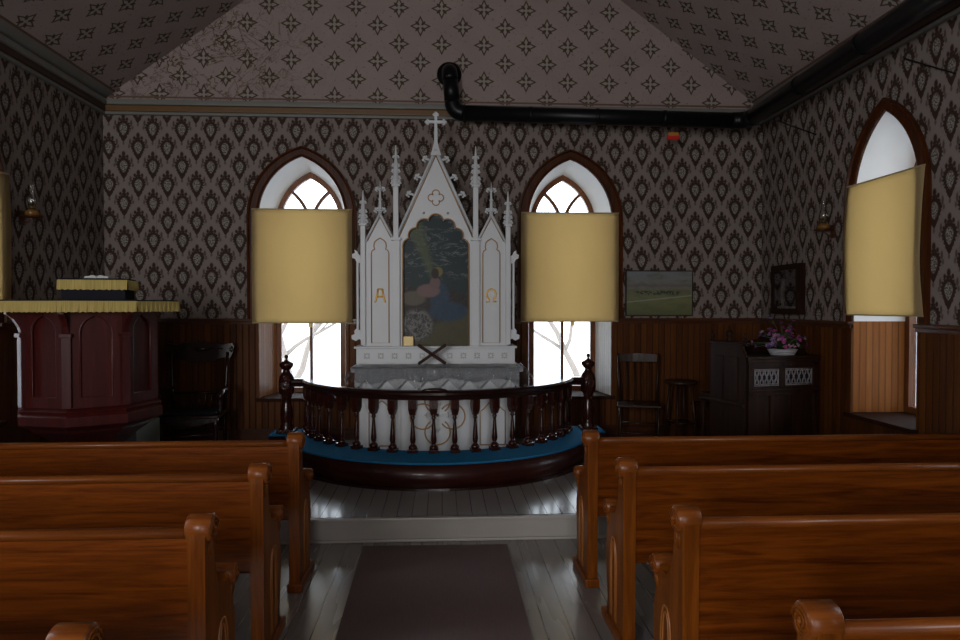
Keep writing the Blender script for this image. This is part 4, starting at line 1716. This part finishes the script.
# ------------------------------------------------------------------ carved armchair beside the pulpit
ch = thing('armchair', 'dark carved wooden armchair standing beside the pulpit', 'chair', (-2.61, 7.30, PZ), math.radians(6))
m_ = MB()
m_.box((-0.30, -0.26, 0.37), (0.30, 0.24, 0.405), 0.012)
obj('seat', m_, 'chair', ch, local=True)
m_ = MB()
m_.box((-0.26, -0.22, 0.404), (0.26, 0.20, 0.430), 0.012)
obj('seat_pad', m_, 'black_cloth', ch, local=True)
m_ = MB()
ap = [(-0.29, 0.372), (0.29, 0.372), (0.29, 0.34), (0.18, 0.325), (0.10, 0.30), (0, 0.292), (-0.10, 0.30), (-0.18, 0.325), (-0.29, 0.34)]
m_.plate(ap, [], lambda p: (p[0], -0.262, p[1]), lambda p: (p[0], -0.242, p[1]))
obj('seat_apron', m_, 'chair', ch, local=True)
for sx in (-1, 1):
    m_ = MB().lathe([(0.020, 0), (0.024, 0.03), (0.015, 0.06), (0.026, 0.12), (0.018, 0.17), (0.024, 0.22), (0.026, 0.30), (0.03, 0.38)], (sx * 0.265, -0.225, 0), 10)
    obj('leg', m_, 'chair', ch, local=True)
    m_ = MB().tube([(sx * 0.265, 0.26, 0), (sx * 0.262, 0.22, 0.20), (sx * 0.26, 0.215, 0.40)], 0.021, 8)
    obj('leg', m_, 'chair', ch, local=True)
    pts = [(sx * 0.26, 0.22, 0.40), (sx * 0.275, 0.225, 0.60), (sx * 0.285, 0.25, 0.85), (sx * 0.29, 0.27, 1.02)]
    m_ = MB().tube(pts, [0.022, 0.018, 0.019, 0.017], 10)
    for z in (0.5, 0.66, 0.8):
        m_.sphere((sx * (0.268 + (z - .5) * 0.05), 0.228 + (z - .5) * 0.09, z), 0.026, 10, 6)
    obj('back_post', m_, 'chair', ch, local=True)
    m_ = MB().tube([(sx * 0.275, 0.225, 0.64), (sx * 0.315, 0.05, 0.65), (sx * 0.32, -0.14, 0.645), (sx * 0.315, -0.22, 0.62), (sx * 0.31, -0.235, 0.58), (sx * 0.31, -0.20, 0.565)], [0.018, 0.02, 0.024, 0.026, 0.022, 0.016], 10)
    obj('arm', m_, 'chair', ch, local=True)
    m_ = MB().lathe([(0.018, 0.40), (0.024, 0.44), (0.014, 0.47), (0.024, 0.52), (0.016, 0.57), (0.02, 0.62)], (sx * 0.30, -0.17, 0), 10)
    obj('arm_post', m_, 'chair', ch, local=True)
m_ = MB()
cr = [(-0.355, 1.145), (-0.335, 1.185), (-0.28, 1.175), (-0.22, 1.165), (-0.16, 1.195), (-0.08, 1.185), (0, 1.20), (0.08, 1.185), (0.16, 1.195), (0.22, 1.165), (0.28, 1.175), (0.335, 1.185), (0.355, 1.145),
      (0.345, 1.09), (0.32, 1.03), (0.29, 1.0), (0.26, 1.03), (0.22, 1.02), (0.12, 0.985), (0, 0.975), (-0.12, 0.985), (-0.22, 1.02), (-0.26, 1.03), (-0.29, 1.0), (-0.32, 1.03), (-0.345, 1.09)]
m_.plate(cr, [], lambda p: (p[0], 0.262 + (p[1] - 1.0) * 0.1, p[1]), lambda p: (p[0], 0.288 + (p[1] - 1.0) * 0.1, p[1]))
crest = obj('crest_rail', m_, 'chair', ch, local=True)
crest.location = (0, -0.004, -0.065)
m_ = MB()
for sx in (-1, 1):
    m_.tube([(sx * 0.33, 0.266, 1.15), (sx * 0.345, 0.262, 1.12), (sx * 0.33, 0.26, 1.09), (sx * 0.31, 0.262, 1.11), (sx * 0.32, 0.262, 1.13)], 0.010, 6)
    m_.tube([(sx * 0.24, 0.268, 1.12), (sx * 0.15, 0.268, 1.14), (sx * 0.05, 0.268, 1.10)], 0.007, 6)
m_.sphere((0, 0.268, 1.12), 0.04, 12, 6, (1.6, 0.25, 0.7))
obj('crest_carving', m_, 'chair', crest, local=True)
m_ = MB()
m_.tube([(-0.26, 0.225, 0.585), (0.26, 0.225, 0.585)], 0.015, 8)
obj('back_rail', m_, 'chair', ch, local=True)
for i in range(7):
    x = -0.195 + i * 0.065
    m_ = MB().lathe([(0.008, 0.41), (0.013, 0.45), (0.007, 0.48), (0.016, 0.52), (0.008, 0.56), (0.010, 0.58)], (x, 0.222, 0), 8)
    obj('spindle', m_, 'chair', ch, local=True)
m_ = MB()
m_.tube([(-0.26, -0.225, 0.20), (-0.06, -0.225, 0.20), (0, -0.225, 0.20), (0.06, -0.225, 0.20), (0.26, -0.225, 0.20)], [0.012, 0.012, 0.019, 0.012, 0.012], 8)
m_.tube([(-0.26, 0.22, 0.18), (0.26, 0.22, 0.18)], 0.012, 8)
obj('stretcher', m_, 'chair', ch, local=True)

# ------------------------------------------------------------------ plain side chair right of the altar
c2 = thing('side_chair', 'plain dark wooden chair between the right altar window and the stool', 'chair', (2.18, 7.42, PZ), math.radians(-14))
m_ = MB().box((-0.235, -0.22, 0.425), (0.235, 0.20, 0.45), 0.010)
obj('seat', m_, 'chair2', c2, local=True)
for sx in (-1, 1):
    m_ = MB().tube([(sx * 0.205, -0.20, 0), (sx * 0.20, -0.18, 0.43)], [0.014, 0.019], 8)
    obj('leg', m_, 'chair2', c2, local=True)
    m_ = MB().tube([(sx * 0.205, 0.22, 0), (sx * 0.20, 0.17, 0.43)], [0.014, 0.018], 8)
    obj('leg', m_, 'chair2', c2, local=True)
    m_ = MB().tube([(sx * 0.20, 0.17, 0.44), (sx * 0.212, 0.19, 0.70), (sx * 0.225, 0.235, 0.985)], [0.016, 0.015, 0.012], 8)
    obj('back_post', m_, 'chair2', c2, local=True)
m_ = MB()
rings = []
for i in range(9):
    t = -1 + i / 4
    x = t * 0.232
    yb = 0.232 - 0.0 + 0.02 * (1 - t * t)
    top = 0.985 - 0.015 * t * t
    rings.append([(x, yb - 0.008, 0.89), (x, yb + 0.008, 0.89), (x, yb + 0.010, top), (x, yb - 0.006, top)])
m_.ring_loft(rings, True, True, False)
obj('crest_rail', m_, 'chair2', c2, local=True)
for i in range(4):
    x = -0.12 + 0.08 * i
    m_ = MB().tube([(x, 0.175, 0.445), (x * 1.05, 0.25, 0.895)], 0.0065, 6)
    obj('spindle', m_, 'chair2', c2, local=True)
for z in (0.14, 0.26):
    m_ = MB()
    m_.tube([(-0.205, -0.19, z), (0.205, -0.19, z)], 0.009, 8)
    m_.tube([(-0.205, -0.19, z + 0.03), (-0.205, 0.20, z + 0.03)], 0.009, 8)
    m_.tube([(0.205, -0.19, z + 0.03), (0.205, 0.20, z + 0.03)], 0.009, 8)
    obj('stretcher', m_, 'chair2', c2, local=True)

# ------------------------------------------------------------------ stool
so = thing('stool', 'tall dark round-seated wooden stool between the plain chair and the organ', 'stool', (2.64, 7.38, PZ))
m_ = MB().lathe([(0.165, 0.665), (0.178, 0.672), (0.18, 0.69), (0.172, 0.70), (0.0, 0.702)], (0, 0, 0), 24)
obj('seat', m_, 'chair2', so, local=True)
for i in range(4):
    a = PI / 4 + i * PI / 2 + 0.2
    m_ = MB().tube([(0.18 * math.cos(a), 0.18 * math.sin(a), 0), (0.115 * math.cos(a), 0.115 * math.sin(a), 0.67)], [0.013, 0.017], 8)
    obj('leg', m_, 'chair2', so, local=True)
m_ = MB()
pp = [(0.157 * math.cos(PI / 4 + i * PI / 2 + 0.2), 0.157 * math.sin(PI / 4 + i * PI / 2 + 0.2), 0.24) for i in range(4)]
for i in range(4):
    m_.tube([pp[i - 1], pp[i]], 0.010, 8)
obj('stretcher', m_, 'chair2', so, local=True)

# ------------------------------------------------------------------ reed organ (its fretted back faces the nave)
og = thing('reed_organ', 'dark walnut reed organ with two pale fretwork panels in the right corner', 'organ', (2.854, 6.20, PZ), math.radians(14))
OW, OD = 0.80, 0.50
m_ = MB()
m_.box((0.0, 0.0, 0.0), (OW, OD, 1.02), 0.006)
obj('case', m_, 'organ', og, local=True)
m_ = MB()
m_.box((-0.02, -0.025, 1.02), (OW + 0.02, OD, 1.05), 0.008)
m_.box((-0.01, -0.018, 0.99), (OW + 0.01, 0.01, 1.02), 0.006)
obj('top_board', m_, 'organ', og, local=True)
m_ = MB()
m_.box((-0.02, -0.02, 0), (OW + 0.02, OD + 0.01, 0.09), 0.01)
obj('plinth', m_, 'organ', og, local=True)
# frame of the back: stiles and rails
m_ = MB()
for x0, x1, z0, z1 in ((0.0, 0.055, 0.09, 1.0), (0.355, 0.415, 0.70, 1.0), (0.745, 0.80, 0.09, 1.0), (0.0, 0.80, 0.94, 0.99), (0.0, 0.80, 0.68, 0.755), (0.0, 0.80, 0.09, 0.16), (0.25, 0.285, 0.16, 0.68), (0.50, 0.535, 0.16, 0.68)):
    m_.box((x0, -0.016, z0), (x1, 0.002, z1), 0.003)
m_.box((-0.012, -0.03, 0.715), (OW + 0.012, 0.0, 0.735), 0.005)
obj('back_frame', m_, 'organ', og, local=True)
M['fret'] = plain('fretwork_grey', (0.20, 0.18, 0.19), 0.4)
for x0, x1 in ((0.07, 0.345), (0.425, 0.735)):
    z0, z1 = 0.77, 0.93
    m_ = MB().box((x0, -0.002, z0), (x1, 0.001, z1))
    pn = obj('fretwork_backing', m_, 'black_cloth', og, local=True)
    m_ = MB()
    nxx = 5
    ww = (x1 - x0) / nxx
    for i in range(nxx):
        cxx = x0 + ww * (i + 0.5)
        for zc2 in (z0 + 0.04, z0 + 0.12):
            m_.tube([(cxx + 0.020 * math.cos(a), -0.008, zc2 + 0.026 * math.sin(a)) for a in [k_ * PI / 5 for k_ in range(10)]], 0.0050, 5, closed=True)
        m_.tube([(cxx - ww / 2, -0.008, z0), (cxx, -0.008, z0 + 0.08), (cxx - ww / 2, -0.008, z1)], 0.0048, 5)
        m_.tube([(cxx + ww / 2, -0.008, z0), (cxx, -0.008, z0 + 0.08), (cxx + ww / 2, -0.008, z1)], 0.0048, 5)
        m_.sphere((cxx, -0.009, z0 + 0.08), 0.011, 8, 6)
    for zz in (z0 + 0.003, z1 - 0.003):
        m_.tube([(x0, -0.008, zz), (x1, -0.008, zz)], 0.005, 5)
    for xx in (x0 + 0.003, x1 - 0.003):
        m_.tube([(xx, -0.008, z0), (xx, -0.008, z1)], 0.005, 5)
    obj('fretwork_panel', m_, 'fret', pn, 'pale pierced fretwork', local=True)
# left end: taller carved cheek with a shelf and finials
m_ = MB()
ck = [(0.0, 0.09), (OD + 0.02, 0.09), (OD + 0.02, 1.16), (0.06, 1.16), (0.03, 1.10), (0.0, 1.06)]
m_.plate(ck, [], lambda p: (-0.035, p[0], p[1]), lambda p: (0.0, p[0], p[1]))
for y0 in (0.06, 0.28):
    m_.box((-0.042, y0 + 0.03, 0.62), (-0.034, y0 + 0.15, 1.04), 0.003)
obj('side_cheek', m_, 'organ', og, local=True)
m_ = MB()
m_.box((-0.05, -0.03, 1.16), (0.02, OD + 0.05, 1.185), 0.006)
obj('side_cap', m_, 'organ', og, local=True)
m_ = MB()
m_.box((-0.06, 0.0, 0.575), (-0.02, OD + 0.18, 0.61), 0.008)
obj('side_shelf', m_, 'organ', og, local=True)
fin = [(0.030, 0), (0.034, 0.012), (0.016, 0.03), (0.030, 0.05), (0.036, 0.075), (0.026, 0.10), (0.010, 0.115), (0.016, 0.13), (0.0, 0.148)]
for y0, s in ((0.02, 0.6), (0.25, 1.0), (OD + 0.01, 0.7)):
    m_ = MB().lathe([(r * s, 1.185 + h * s) for r, h in fin], (-0.015, y0, 0), 12)
    obj('finial', m_, 'organ', og, local=True)
# high carved fallboard gallery on the far side
m_ = MB()
gl = [(0.0, 1.05), (OW, 1.05), (OW, 1.22), (OW - 0.05, 1.26), (OW - 0.12, 1.21), (OW - 0.20, 1.25), (OW - 0.28, 1.19), (0.40, 1.17), (0.30, 1.16), (0.2, 1.18), (0.10, 1.15), (0.0, 1.17)]
m_.plate(gl, [], lambda p: (p[0], OD - 0.03, p[1]), lambda p: (p[0], OD, p[1]))
obj('gallery', m_, 'organ', og, local=True)
m_ = MB()
m_.plate([(0.12, 1.05), (OD, 1.05), (OD, 1.24), (OD - 0.08, 1.20), (OD - 0.14, 1.12), (0.20, 1.11)], [], lambda p: (OW - 0.02, p[0], p[1]), lambda p: (OW + 0.01, p[0], p[1]))
obj('end_scroll', m_, 'organ', og, local=True)
# keyboard side ledge, carved front bracket and turned leg on the far left
m_ = MB()
m_.box((-0.02, OD, 0.56), (OW, OD + 0.22, 0.64), 0.01)
obj('key_desk', m_, 'organ', og, local=True)
for x0 in (-0.005, OW - 0.03):
    m_ = MB().lathe([(0.03, 0), (0.035, 0.05), (0.018, 0.08), (0.032, 0.16), (0.020, 0.30), (0.030, 0.42), (0.020, 0.46), (0.032, 0.56)], (x0 + 0.01, OD + 0.18, 0), 12)
    obj('leg', m_, 'organ', og, local=True)

# carved chair seen past the organ's left end
oc_ = thing('organ_chair', 'dark carved chair back just left of the organ', 'chair', (3.05, 7.42, PZ), math.radians(-60))
m_ = MB().box((-0.19, -0.19, 0.42), (0.19, 0.17, 0.45), 0.01)
obj('seat', m_, 'organ', oc_, local=True)
for sx in (-1, 1):
    for yy in (-0.16, 0.15):
        m_ = MB().lathe([(0.014, 0), (0.020, 0.1), (0.012, 0.14), (0.020, 0.3), (0.016, 0.42)], (sx * 0.16, yy, 0), 8)
        obj('leg', m_, 'organ', oc_, local=True)
m_ = MB()
bp = [(-0.17, 0.45), (-0.19, 0.62), (-0.17, 0.78), (-0.18, 0.86), (-0.12, 0.94), (-0.05, 0.96), (0, 0.99), (0.05, 0.96), (0.12, 0.94), (0.18, 0.86), (0.17, 0.78), (0.19, 0.62), (0.17, 0.45)]
m_.plate(bp, [[(-0.06, 0.55), (0.06, 0.55), (0.08, 0.75), (0, 0.82), (-0.08, 0.75)]], lambda p: (p[0], 0.155 + (p[1] - 0.45) * 0.1, p[1]), lambda p: (p[0], 0.180 + (p[1] - 0.45) * 0.1, p[1]))
obj('backrest', m_, 'organ', oc_, local=True)

# ------------------------------------------------------------------ flower basket on the organ
random.seed(11)
FX, FY, FZ = 3.30, 6.42, PZ + 1.051
fb = thing('flower_basket', 'white wicker basket of purple and pink flowers on the organ', 'flower arrangement', (FX, FY, FZ))
m_ = MB()
for z, r in ((0.006, 0.11), (0.022, 0.122), (0.038, 0.132), (0.052, 0.140)):
    m_.tube([(FX + r * math.cos(a), FY + r * 0.7 * math.sin(a), FZ + z) for a in [k_ * PI / 12 for k_ in range(24)]], 0.007, 6, closed=True)
for k_ in range(18):
    a = k_ * PI / 9
    m_.tube([(FX + 0.11 * math.cos(a), FY + 0.077 * math.sin(a), FZ + 0.004), (FX + 0.14 * math.cos(a), FY + 0.098 * math.sin(a), FZ + 0.055)], 0.004, 5)
m_.lathe([(0.0, 0.003), (0.108, 0.003), (0.108, 0.008), (0.0, 0.009)], (FX, FY, FZ), 20)
obj('basket', m_, 'wicker', fb)
cols = [('flower_lavender', (0.17, 0.115, 0.24)), ('flower_magenta', (0.27, 0.03, 0.17)), ('flower_pink', (0.27, 0.11, 0.18)), ('flower_purple', (0.075, 0.03, 0.12)), ('flower_white', (0.27, 0.25, 0.27))]
for nme, c_ol in cols:
    M[nme] = plain(nme, c_ol, 0.6, var=0.2, scale=30)
m_ = MB()
heads = []
for i in range(64):
    a = random.uniform(0, 2 * PI); e = random.uniform(0.15, 1.3)
    r = random.uniform(0.13, 0.25)
    h = Vector((math.cos(a) * math.cos(e) * r * 1.15, math.sin(a) * math.cos(e) * r * 0.75, 0.045 + math.sin(e) * r * 1.0))
    heads.append(h)
for (hx, hz2) in ((-0.34, 0.10), (-0.30, 0.12), (-0.26, 0.08), (0.22, 0.17), (-0.12, 0.35), (-0.02, 0.31), (0.10, 0.33)):
    heads.append(Vector((hx, 0.0, hz2)))
for h in heads:
    m_.tube([(FX, FY, FZ + 0.04), (FX + h.x * 0.5, FY + h.y * 0.5, FZ + 0.05 + h.z * 0.6), (FX + h.x, FY + h.y, FZ + h.z)], 0.003, 5)
for i in range(40):
    h = random.choice(heads) * random.uniform(0.6, 1.0)
    d = Vector((random.uniform(-1, 1), random.uniform(-1, 1), random.uniform(0.0, 1.0))).normalized()
    s_ = d.cross(Vector((0, 0, 1))).normalized() * 0.012
    p = Vector((FX, FY, FZ)) + h
    up = Vector((0, 0, 0.004))
    tip = p + d * 0.06
    md = p + d * 0.03
    m_.face([p, md + s_, tip, md - s_])
    m_.face([p - up, md - s_ - up, tip - up, md + s_ - up])
obj('stems', m_, 'stem', fb)
for i, h in enumerate(heads):
    m_ = MB()
    p = Vector((FX, FY, FZ)) + h
    out = (h + Vector((0, -0.08, 0))).normalized()
    t1 = out.orthogonal().normalized(); t2 = out.cross(t1)
    R_ = random.uniform(0.017, 0.030)
    for k_ in range(6):
        a = k_ * PI / 3 + random.random()
        d = t1 * math.cos(a) + t2 * math.sin(a)
        sd = out.cross(d)
        q0 = p
        q1 = p + d * R_ * 0.6 + sd * R_ * 0.4 + out * 0.006
        q2 = p + d * R_ * 1.15 + out * 0.012
        q3 = p + d * R_ * 0.6 - sd * R_ * 0.4 + out * 0.006
        m_.face([q0, q1, q2, q3])
        m_.face([q0 - out * 0.003, q3 - out * 0.003, q2 - out * 0.003, q1 - out * 0.003])
    m_.sphere(p + out * 0.005, 0.006, 6, 4)
    if abs(h.x) < 0.1 and h.z < 0.3:
        nm = random.choice(['flower_magenta', 'flower_pink', 'flower_magenta', 'flower_lavender'])
    else:
        nm = random.choice(['flower_lavender', 'flower_purple', 'flower_lavender', 'flower_white', 'flower_pink', 'flower_purple'])
    obj('flower_head', m_, nm, fb)

# ------------------------------------------------------------------ pictures
pc = thing('framed_picture', 'thin black framed prairie landscape picture right of the altar window', 'picture', (2.52, YF, 1.585))
x0, x1, z0, z1 = 2.124, 2.917, 1.583, 2.113
m_ = MB().plate([(x0, z0), (x1, z0), (x1, z1), (x0, z1)], [[(x0 + .012, z0 + .012), (x1 - .012, z0 + .012), (x1 - .012, z1 - .012), (x0 + .012, z1 - .012)]], lambda p: (p[0], YF - 0.030, p[1]), lambda p: (p[0], YF - 0.004, p[1]))
obj('frame', m_, 'black_paint', pc)
m_ = MB().plate([(x0 + .008, z0 + .008), (x1 - .008, z0 + .008), (x1 - .008, z1 - .008), (x0 + .008, z1 - .008)], [], lambda p: (p[0], YF - 0.020, p[1]), lambda p: (p[0], YF - 0.012, p[1]), uvf=lambda p: (p[0] - x0, p[1] - z0))
obj('print', m_, 'prairie', pc, 'pale prairie landscape print')

fr = thing('shadow_box', 'dark deep-framed case with an upright white reflection on the right wall', 'framed case', (HW, 7.12, 1.61))
y0, y1, z0, z1 = 6.83, 7.42, 1.612, 2.145
m_ = MB().plate([(y0, z0), (y1, z0), (y1, z1), (y0, z1)], [[(y0 + .06, z0 + .06), (y1 - .06, z0 + .06), (y1 - .06, z1 - .06), (y0 + .06, z1 - .06)]], lambda p: (HW - 0.075, p[0], p[1]), lambda p: (HW - 0.002, p[0], p[1]))
obj('frame', m_, 'organ', fr)
m_ = MB().box((HW - 0.02, y0 + 0.05, z0 + 0.05), (HW - 0.006, y1 - 0.05, z1 - 0.05))
obj('backing', m_, 'black_cloth', fr)
m_ = MB().lathe([(0.020, 0), (0.020, 0.21), (0.004, 0.215), (0.002, 0.235), (0, 0.236)], (HW - 0.045, 7.22, z0 + 0.17), 12)  # solid white shape standing in for a reflection in the glass
m_.lathe([(0.022, 0), (0.024, 0.02), (0.012, 0.04), (0.022, 0.10), (0.0, 0.11)], (HW - 0.045, 7.22, z0 + 0.065), 12)
obj('reflection_shape', m_, 'paper', fr, 'upright white reflection')
m_ = MB().box((HW - 0.065, y0 + 0.10, z0 + 0.062), (HW - 0.03, y1 - 0.12, z0 + 0.085), 0.003)
obj('pale_strip', m_, 'paper', fr, 'pale strip')
m_ = MB().box((HW - 0.072, y0 + 0.055, z0 + 0.055), (HW - 0.069, y1 - 0.055, z1 - 0.055))
obj('glass', m_, 'glass', fr)

# ------------------------------------------------------------------ oil lamps on wall brackets
M['amber'] = plain('amber_glass', (0.16, 0.075, 0.015), 0.15)
M['lampmetal'] = plain('dark_brass', (0.10, 0.060, 0.025), 0.35, 0.6)


def oil_lamp(sg, y, z, label):
    x = sg * (HW - 0.10)
    r = thing('oil_lamp', label, 'oil lamp', (sg * HW, y, z))
    m_ = MB()
    m_.box((min(sg * HW, sg * (HW - 0.012)), y - 0.035, z - 0.08), (max(sg * HW, sg * (HW - 0.012)), y + 0.035, z + 0.05), 0.004)
    m_.tube([(sg * (HW - 0.01), y, z - 0.05), (sg * (HW - 0.05), y, z - 0.055), (x, y, z - 0.012)], 0.007, 8)
    m_.lathe([(0.0, -0.014), (0.085, -0.010), (0.092, 0.004), (0.086, 0.002), (0.0, -0.004)], (x, y, z), 20)
    obj('bracket', m_, 'cap_wood', r)
    m_ = MB().lathe([(0.045, 0.0), (0.058, 0.015), (0.058, 0.04), (0.03, 0.06), (0.018, 0.066)], (x, y, z), 18)
    obj('oil_font', m_, 'amber', r, 'amber glass font')
    m_ = MB().lathe([(0.020, 0.064), (0.030, 0.07), (0.034, 0.085), (0.026, 0.09), (0.012, 0.10), (0.006, 0.112)], (x, y, z), 16)
    obj('burner', m_, 'lampmetal', r)
    m_ = MB().lathe([(0.028, 0.088), (0.034, 0.11), (0.040, 0.14), (0.032, 0.175), (0.022, 0.21), (0.020, 0.27), (0.022, 0.275)], (x, y, z), 18)
    obj('glass_chimney', m_, 'lamp_glass', r, 'clear glass chimney')


oil_lamp(-1, 6.30, 2.50, 'glass oil lamp on a bracket on the left wall above the pulpit')
oil_lamp(1, 6.34, 2.43, 'glass oil lamp on a bracket on the right wall beside the shaded window')

# ------------------------------------------------------------------ stove pipe
sp = thing('stove_pipe', 'black stove pipe bending out of the gable and along the right wall', 'stove pipe', (0.1, YF, 4.3))
def bend(p0, p1, p2, r, n=7):
    p0, p1, p2 = Vector(p0), Vector(p1), Vector(p2)
    a = p1 + (p0 - p1).normalized() * r
    b = p1 + (p2 - p1).normalized() * r
    return [((1 - t) ** 2) * a + 2 * t * (1 - t) * p1 + t * t * b for t in [i / n for i in range(n + 1)]]
A0, A1, A2, A3, A4 = (0.085, 7.775, 4.33), (0.085, 7.60, 4.33), (0.125, 7.60, 3.845), (3.32, 7.28, 3.715), (3.37, 0.5, 3.94)
pr = 0.086
e1 = bend(A0, A1, A2, 0.13)
e2 = bend(A1, A2, A3, 0.13)
e3 = bend(A2, A3, A4, 0.16)
obj('wall_elbow', MB().tube([A0] + e1, pr, 18), 'black_pipe', sp)
obj('vertical_section', MB().tube([e1[-1], e2[0]], pr, 18), 'black_pipe', sp)
obj('lower_elbow', MB().tube(e2, pr + 0.002, 18), 'black_pipe', sp)
obj('cross_section', MB().tube([e2[-1], e3[0]], pr, 18), 'black_pipe', sp)
obj('corner_elbow', MB().tube(e3, pr + 0.004, 18), 'black_pipe', sp)
obj('side_section', MB().tube([e3[-1], A4], pr, 18), 'black_pipe', sp)
m_ = MB().lathe([(0.0, -0.03), (0.135, -0.03), (0.14, -0.015), (0.14, -0.001)], (A0[0], YF, A0[2]), 24, 'Y')
obj('wall_flange', m_, 'black_pipe', sp)
for t in (0.25, 0.5, 0.75):
    c0, c1 = e2[-1], e3[0]
    p = c0.lerp(c1, t)
    d = (c1 - c0).normalized()
    obj('joint_band', MB().tube([p - d * 0.018, p + d * 0.018], pr + 0.005, 18), 'black_pipe', sp)
for t in (0.14, 0.28, 0.42, 0.6):
    c0, c1 = e3[-1], Vector(A4)
    p = c0.lerp(c1, t)
    d = (c1 - c0).normalized()
    obj('joint_band', MB().tube([p - d * 0.018, p + d * 0.018], pr + 0.005, 18), 'black_pipe', sp)
# thin stay rods under the pipe on the right wall
for (ya, za, yb, zb, lb) in ((7.41, 3.76, 6.65, 3.42, 'thin dark stay rod sloping down the wallpaper near the right corner'), (5.34, 3.70, 4.80, 3.40, 'thin dark stay rod on the right wall above the shaded window')):
    m_ = MB().tube([(HW - 0.012, ya, za), (HW - 0.02, (ya + yb) / 2, (za + zb) / 2), (HW - 0.012, yb, zb)], 0.006, 6)
    m_.sphere((HW - 0.012, ya, za), 0.011, 8, 6)
    m_.sphere((HW - 0.012, yb, zb), 0.011, 8, 6)
    tag(obj('stay_rod', m_, 'black_pipe'), lb, 'rod')
# red and orange tag hanging under the cross section
rt = thing('warning_tag', 'small red and orange tag hanging under the black stove pipe', 'tag', (2.53, 7.38, 3.60))
m_ = MB().box((2.47, 7.365, 3.525), (2.60, 7.40, 3.565), 0.004)
obj('red_block', m_, 'red', rt)
m_ = MB().box((2.482, 7.367, 3.565), (2.595, 7.398, 3.605), 0.003)
obj('orange_block', m_, 'orange', rt)
m_ = MB().tube([(2.51, 7.382, 3.60), (2.51, 7.382, 3.70)], 0.004, 6)
m_.tube([(2.57, 7.382, 3.60), (2.57, 7.382, 3.70)], 0.004, 6)
obj('hanger_wire', m_, 'black_pipe', rt)

# ------------------------------------------------------------------ outside: snowy ground and bare trees
m_ = MB()
N = 26
def gz(x, y): return -0.9 + 0.05 * max(0, (math.hypot(x, y) - 12)) + 0.35 * math.sin(x * 0.23 + 1) * math.cos(y * 0.19)
g = [[m_.bm.verts.new((x, y, gz(x, y))) for x in [-60 + 120 * i / N for i in range(N + 1)]] for y in [-30 + 110 * j / N for j in range(N + 1)]]
for j in range(N):
    for i in range(N):
        f = m_.bm.faces.new((g[j][i], g[j][i + 1], g[j + 1][i + 1], g[j + 1][i])); f.smooth = True
o_ = obj('ground_outside', m_, 'snow')
o_['kind'] = 'structure'


def bare_tree(x, y, h, lean, seed, label):
    random.seed(seed)
    m_ = MB()
    def grow(p, d, L, r, lev):
        n_ = 5
        pts = [p]
        for i in range(n_):
            d = (d + Vector((random.uniform(-.25, .25), random.uniform(-.25, .25), random.uniform(-.1, .2)))).normalized()
            pts.append(pts[-1] + d * L / n_)
        m_.tube(pts, [r * (1 - 0.45 * i / n_) for i in range(n_ + 1)], 6 if lev < 2 else 4)
        if lev < 4:
            for k_ in range(3 if lev < 3 else 2):
                nd = (d + Vector((random.uniform(-1, 1), random.uniform(-1, 1), random.uniform(-0.3, 0.7)))).normalized()
                q = pts[random.choice((3, 4, 5))]
                grow(q, nd, L * random.uniform(0.55, 0.8), r * 0.5, lev + 1)
    grow(Vector((x, y, gz(x, y) - 0.1)), Vector((lean, 0, 1)).normalized(), h * 0.42, h * 0.017, 0)
    return tag(obj('bare_tree', m_, 'bark'), label, 'tree', 'bare trees outside')


bare_tree(-2.7, 14.0, 5.5, -0.55, 2, 'bare leaning tree outside seen through the left altar window')
bare_tree(-3.9, 17.0, 6.0, 0.4, 5, 'smaller bare tree outside behind the leaning one, left altar window')
bare_tree(2.6, 14.5, 6.0, 0.2, 9, 'bare winter tree outside seen through the right altar window')
bare_tree(3.9, 18.0, 6.5, -0.3, 12, 'farther bare winter tree outside the right altar window')
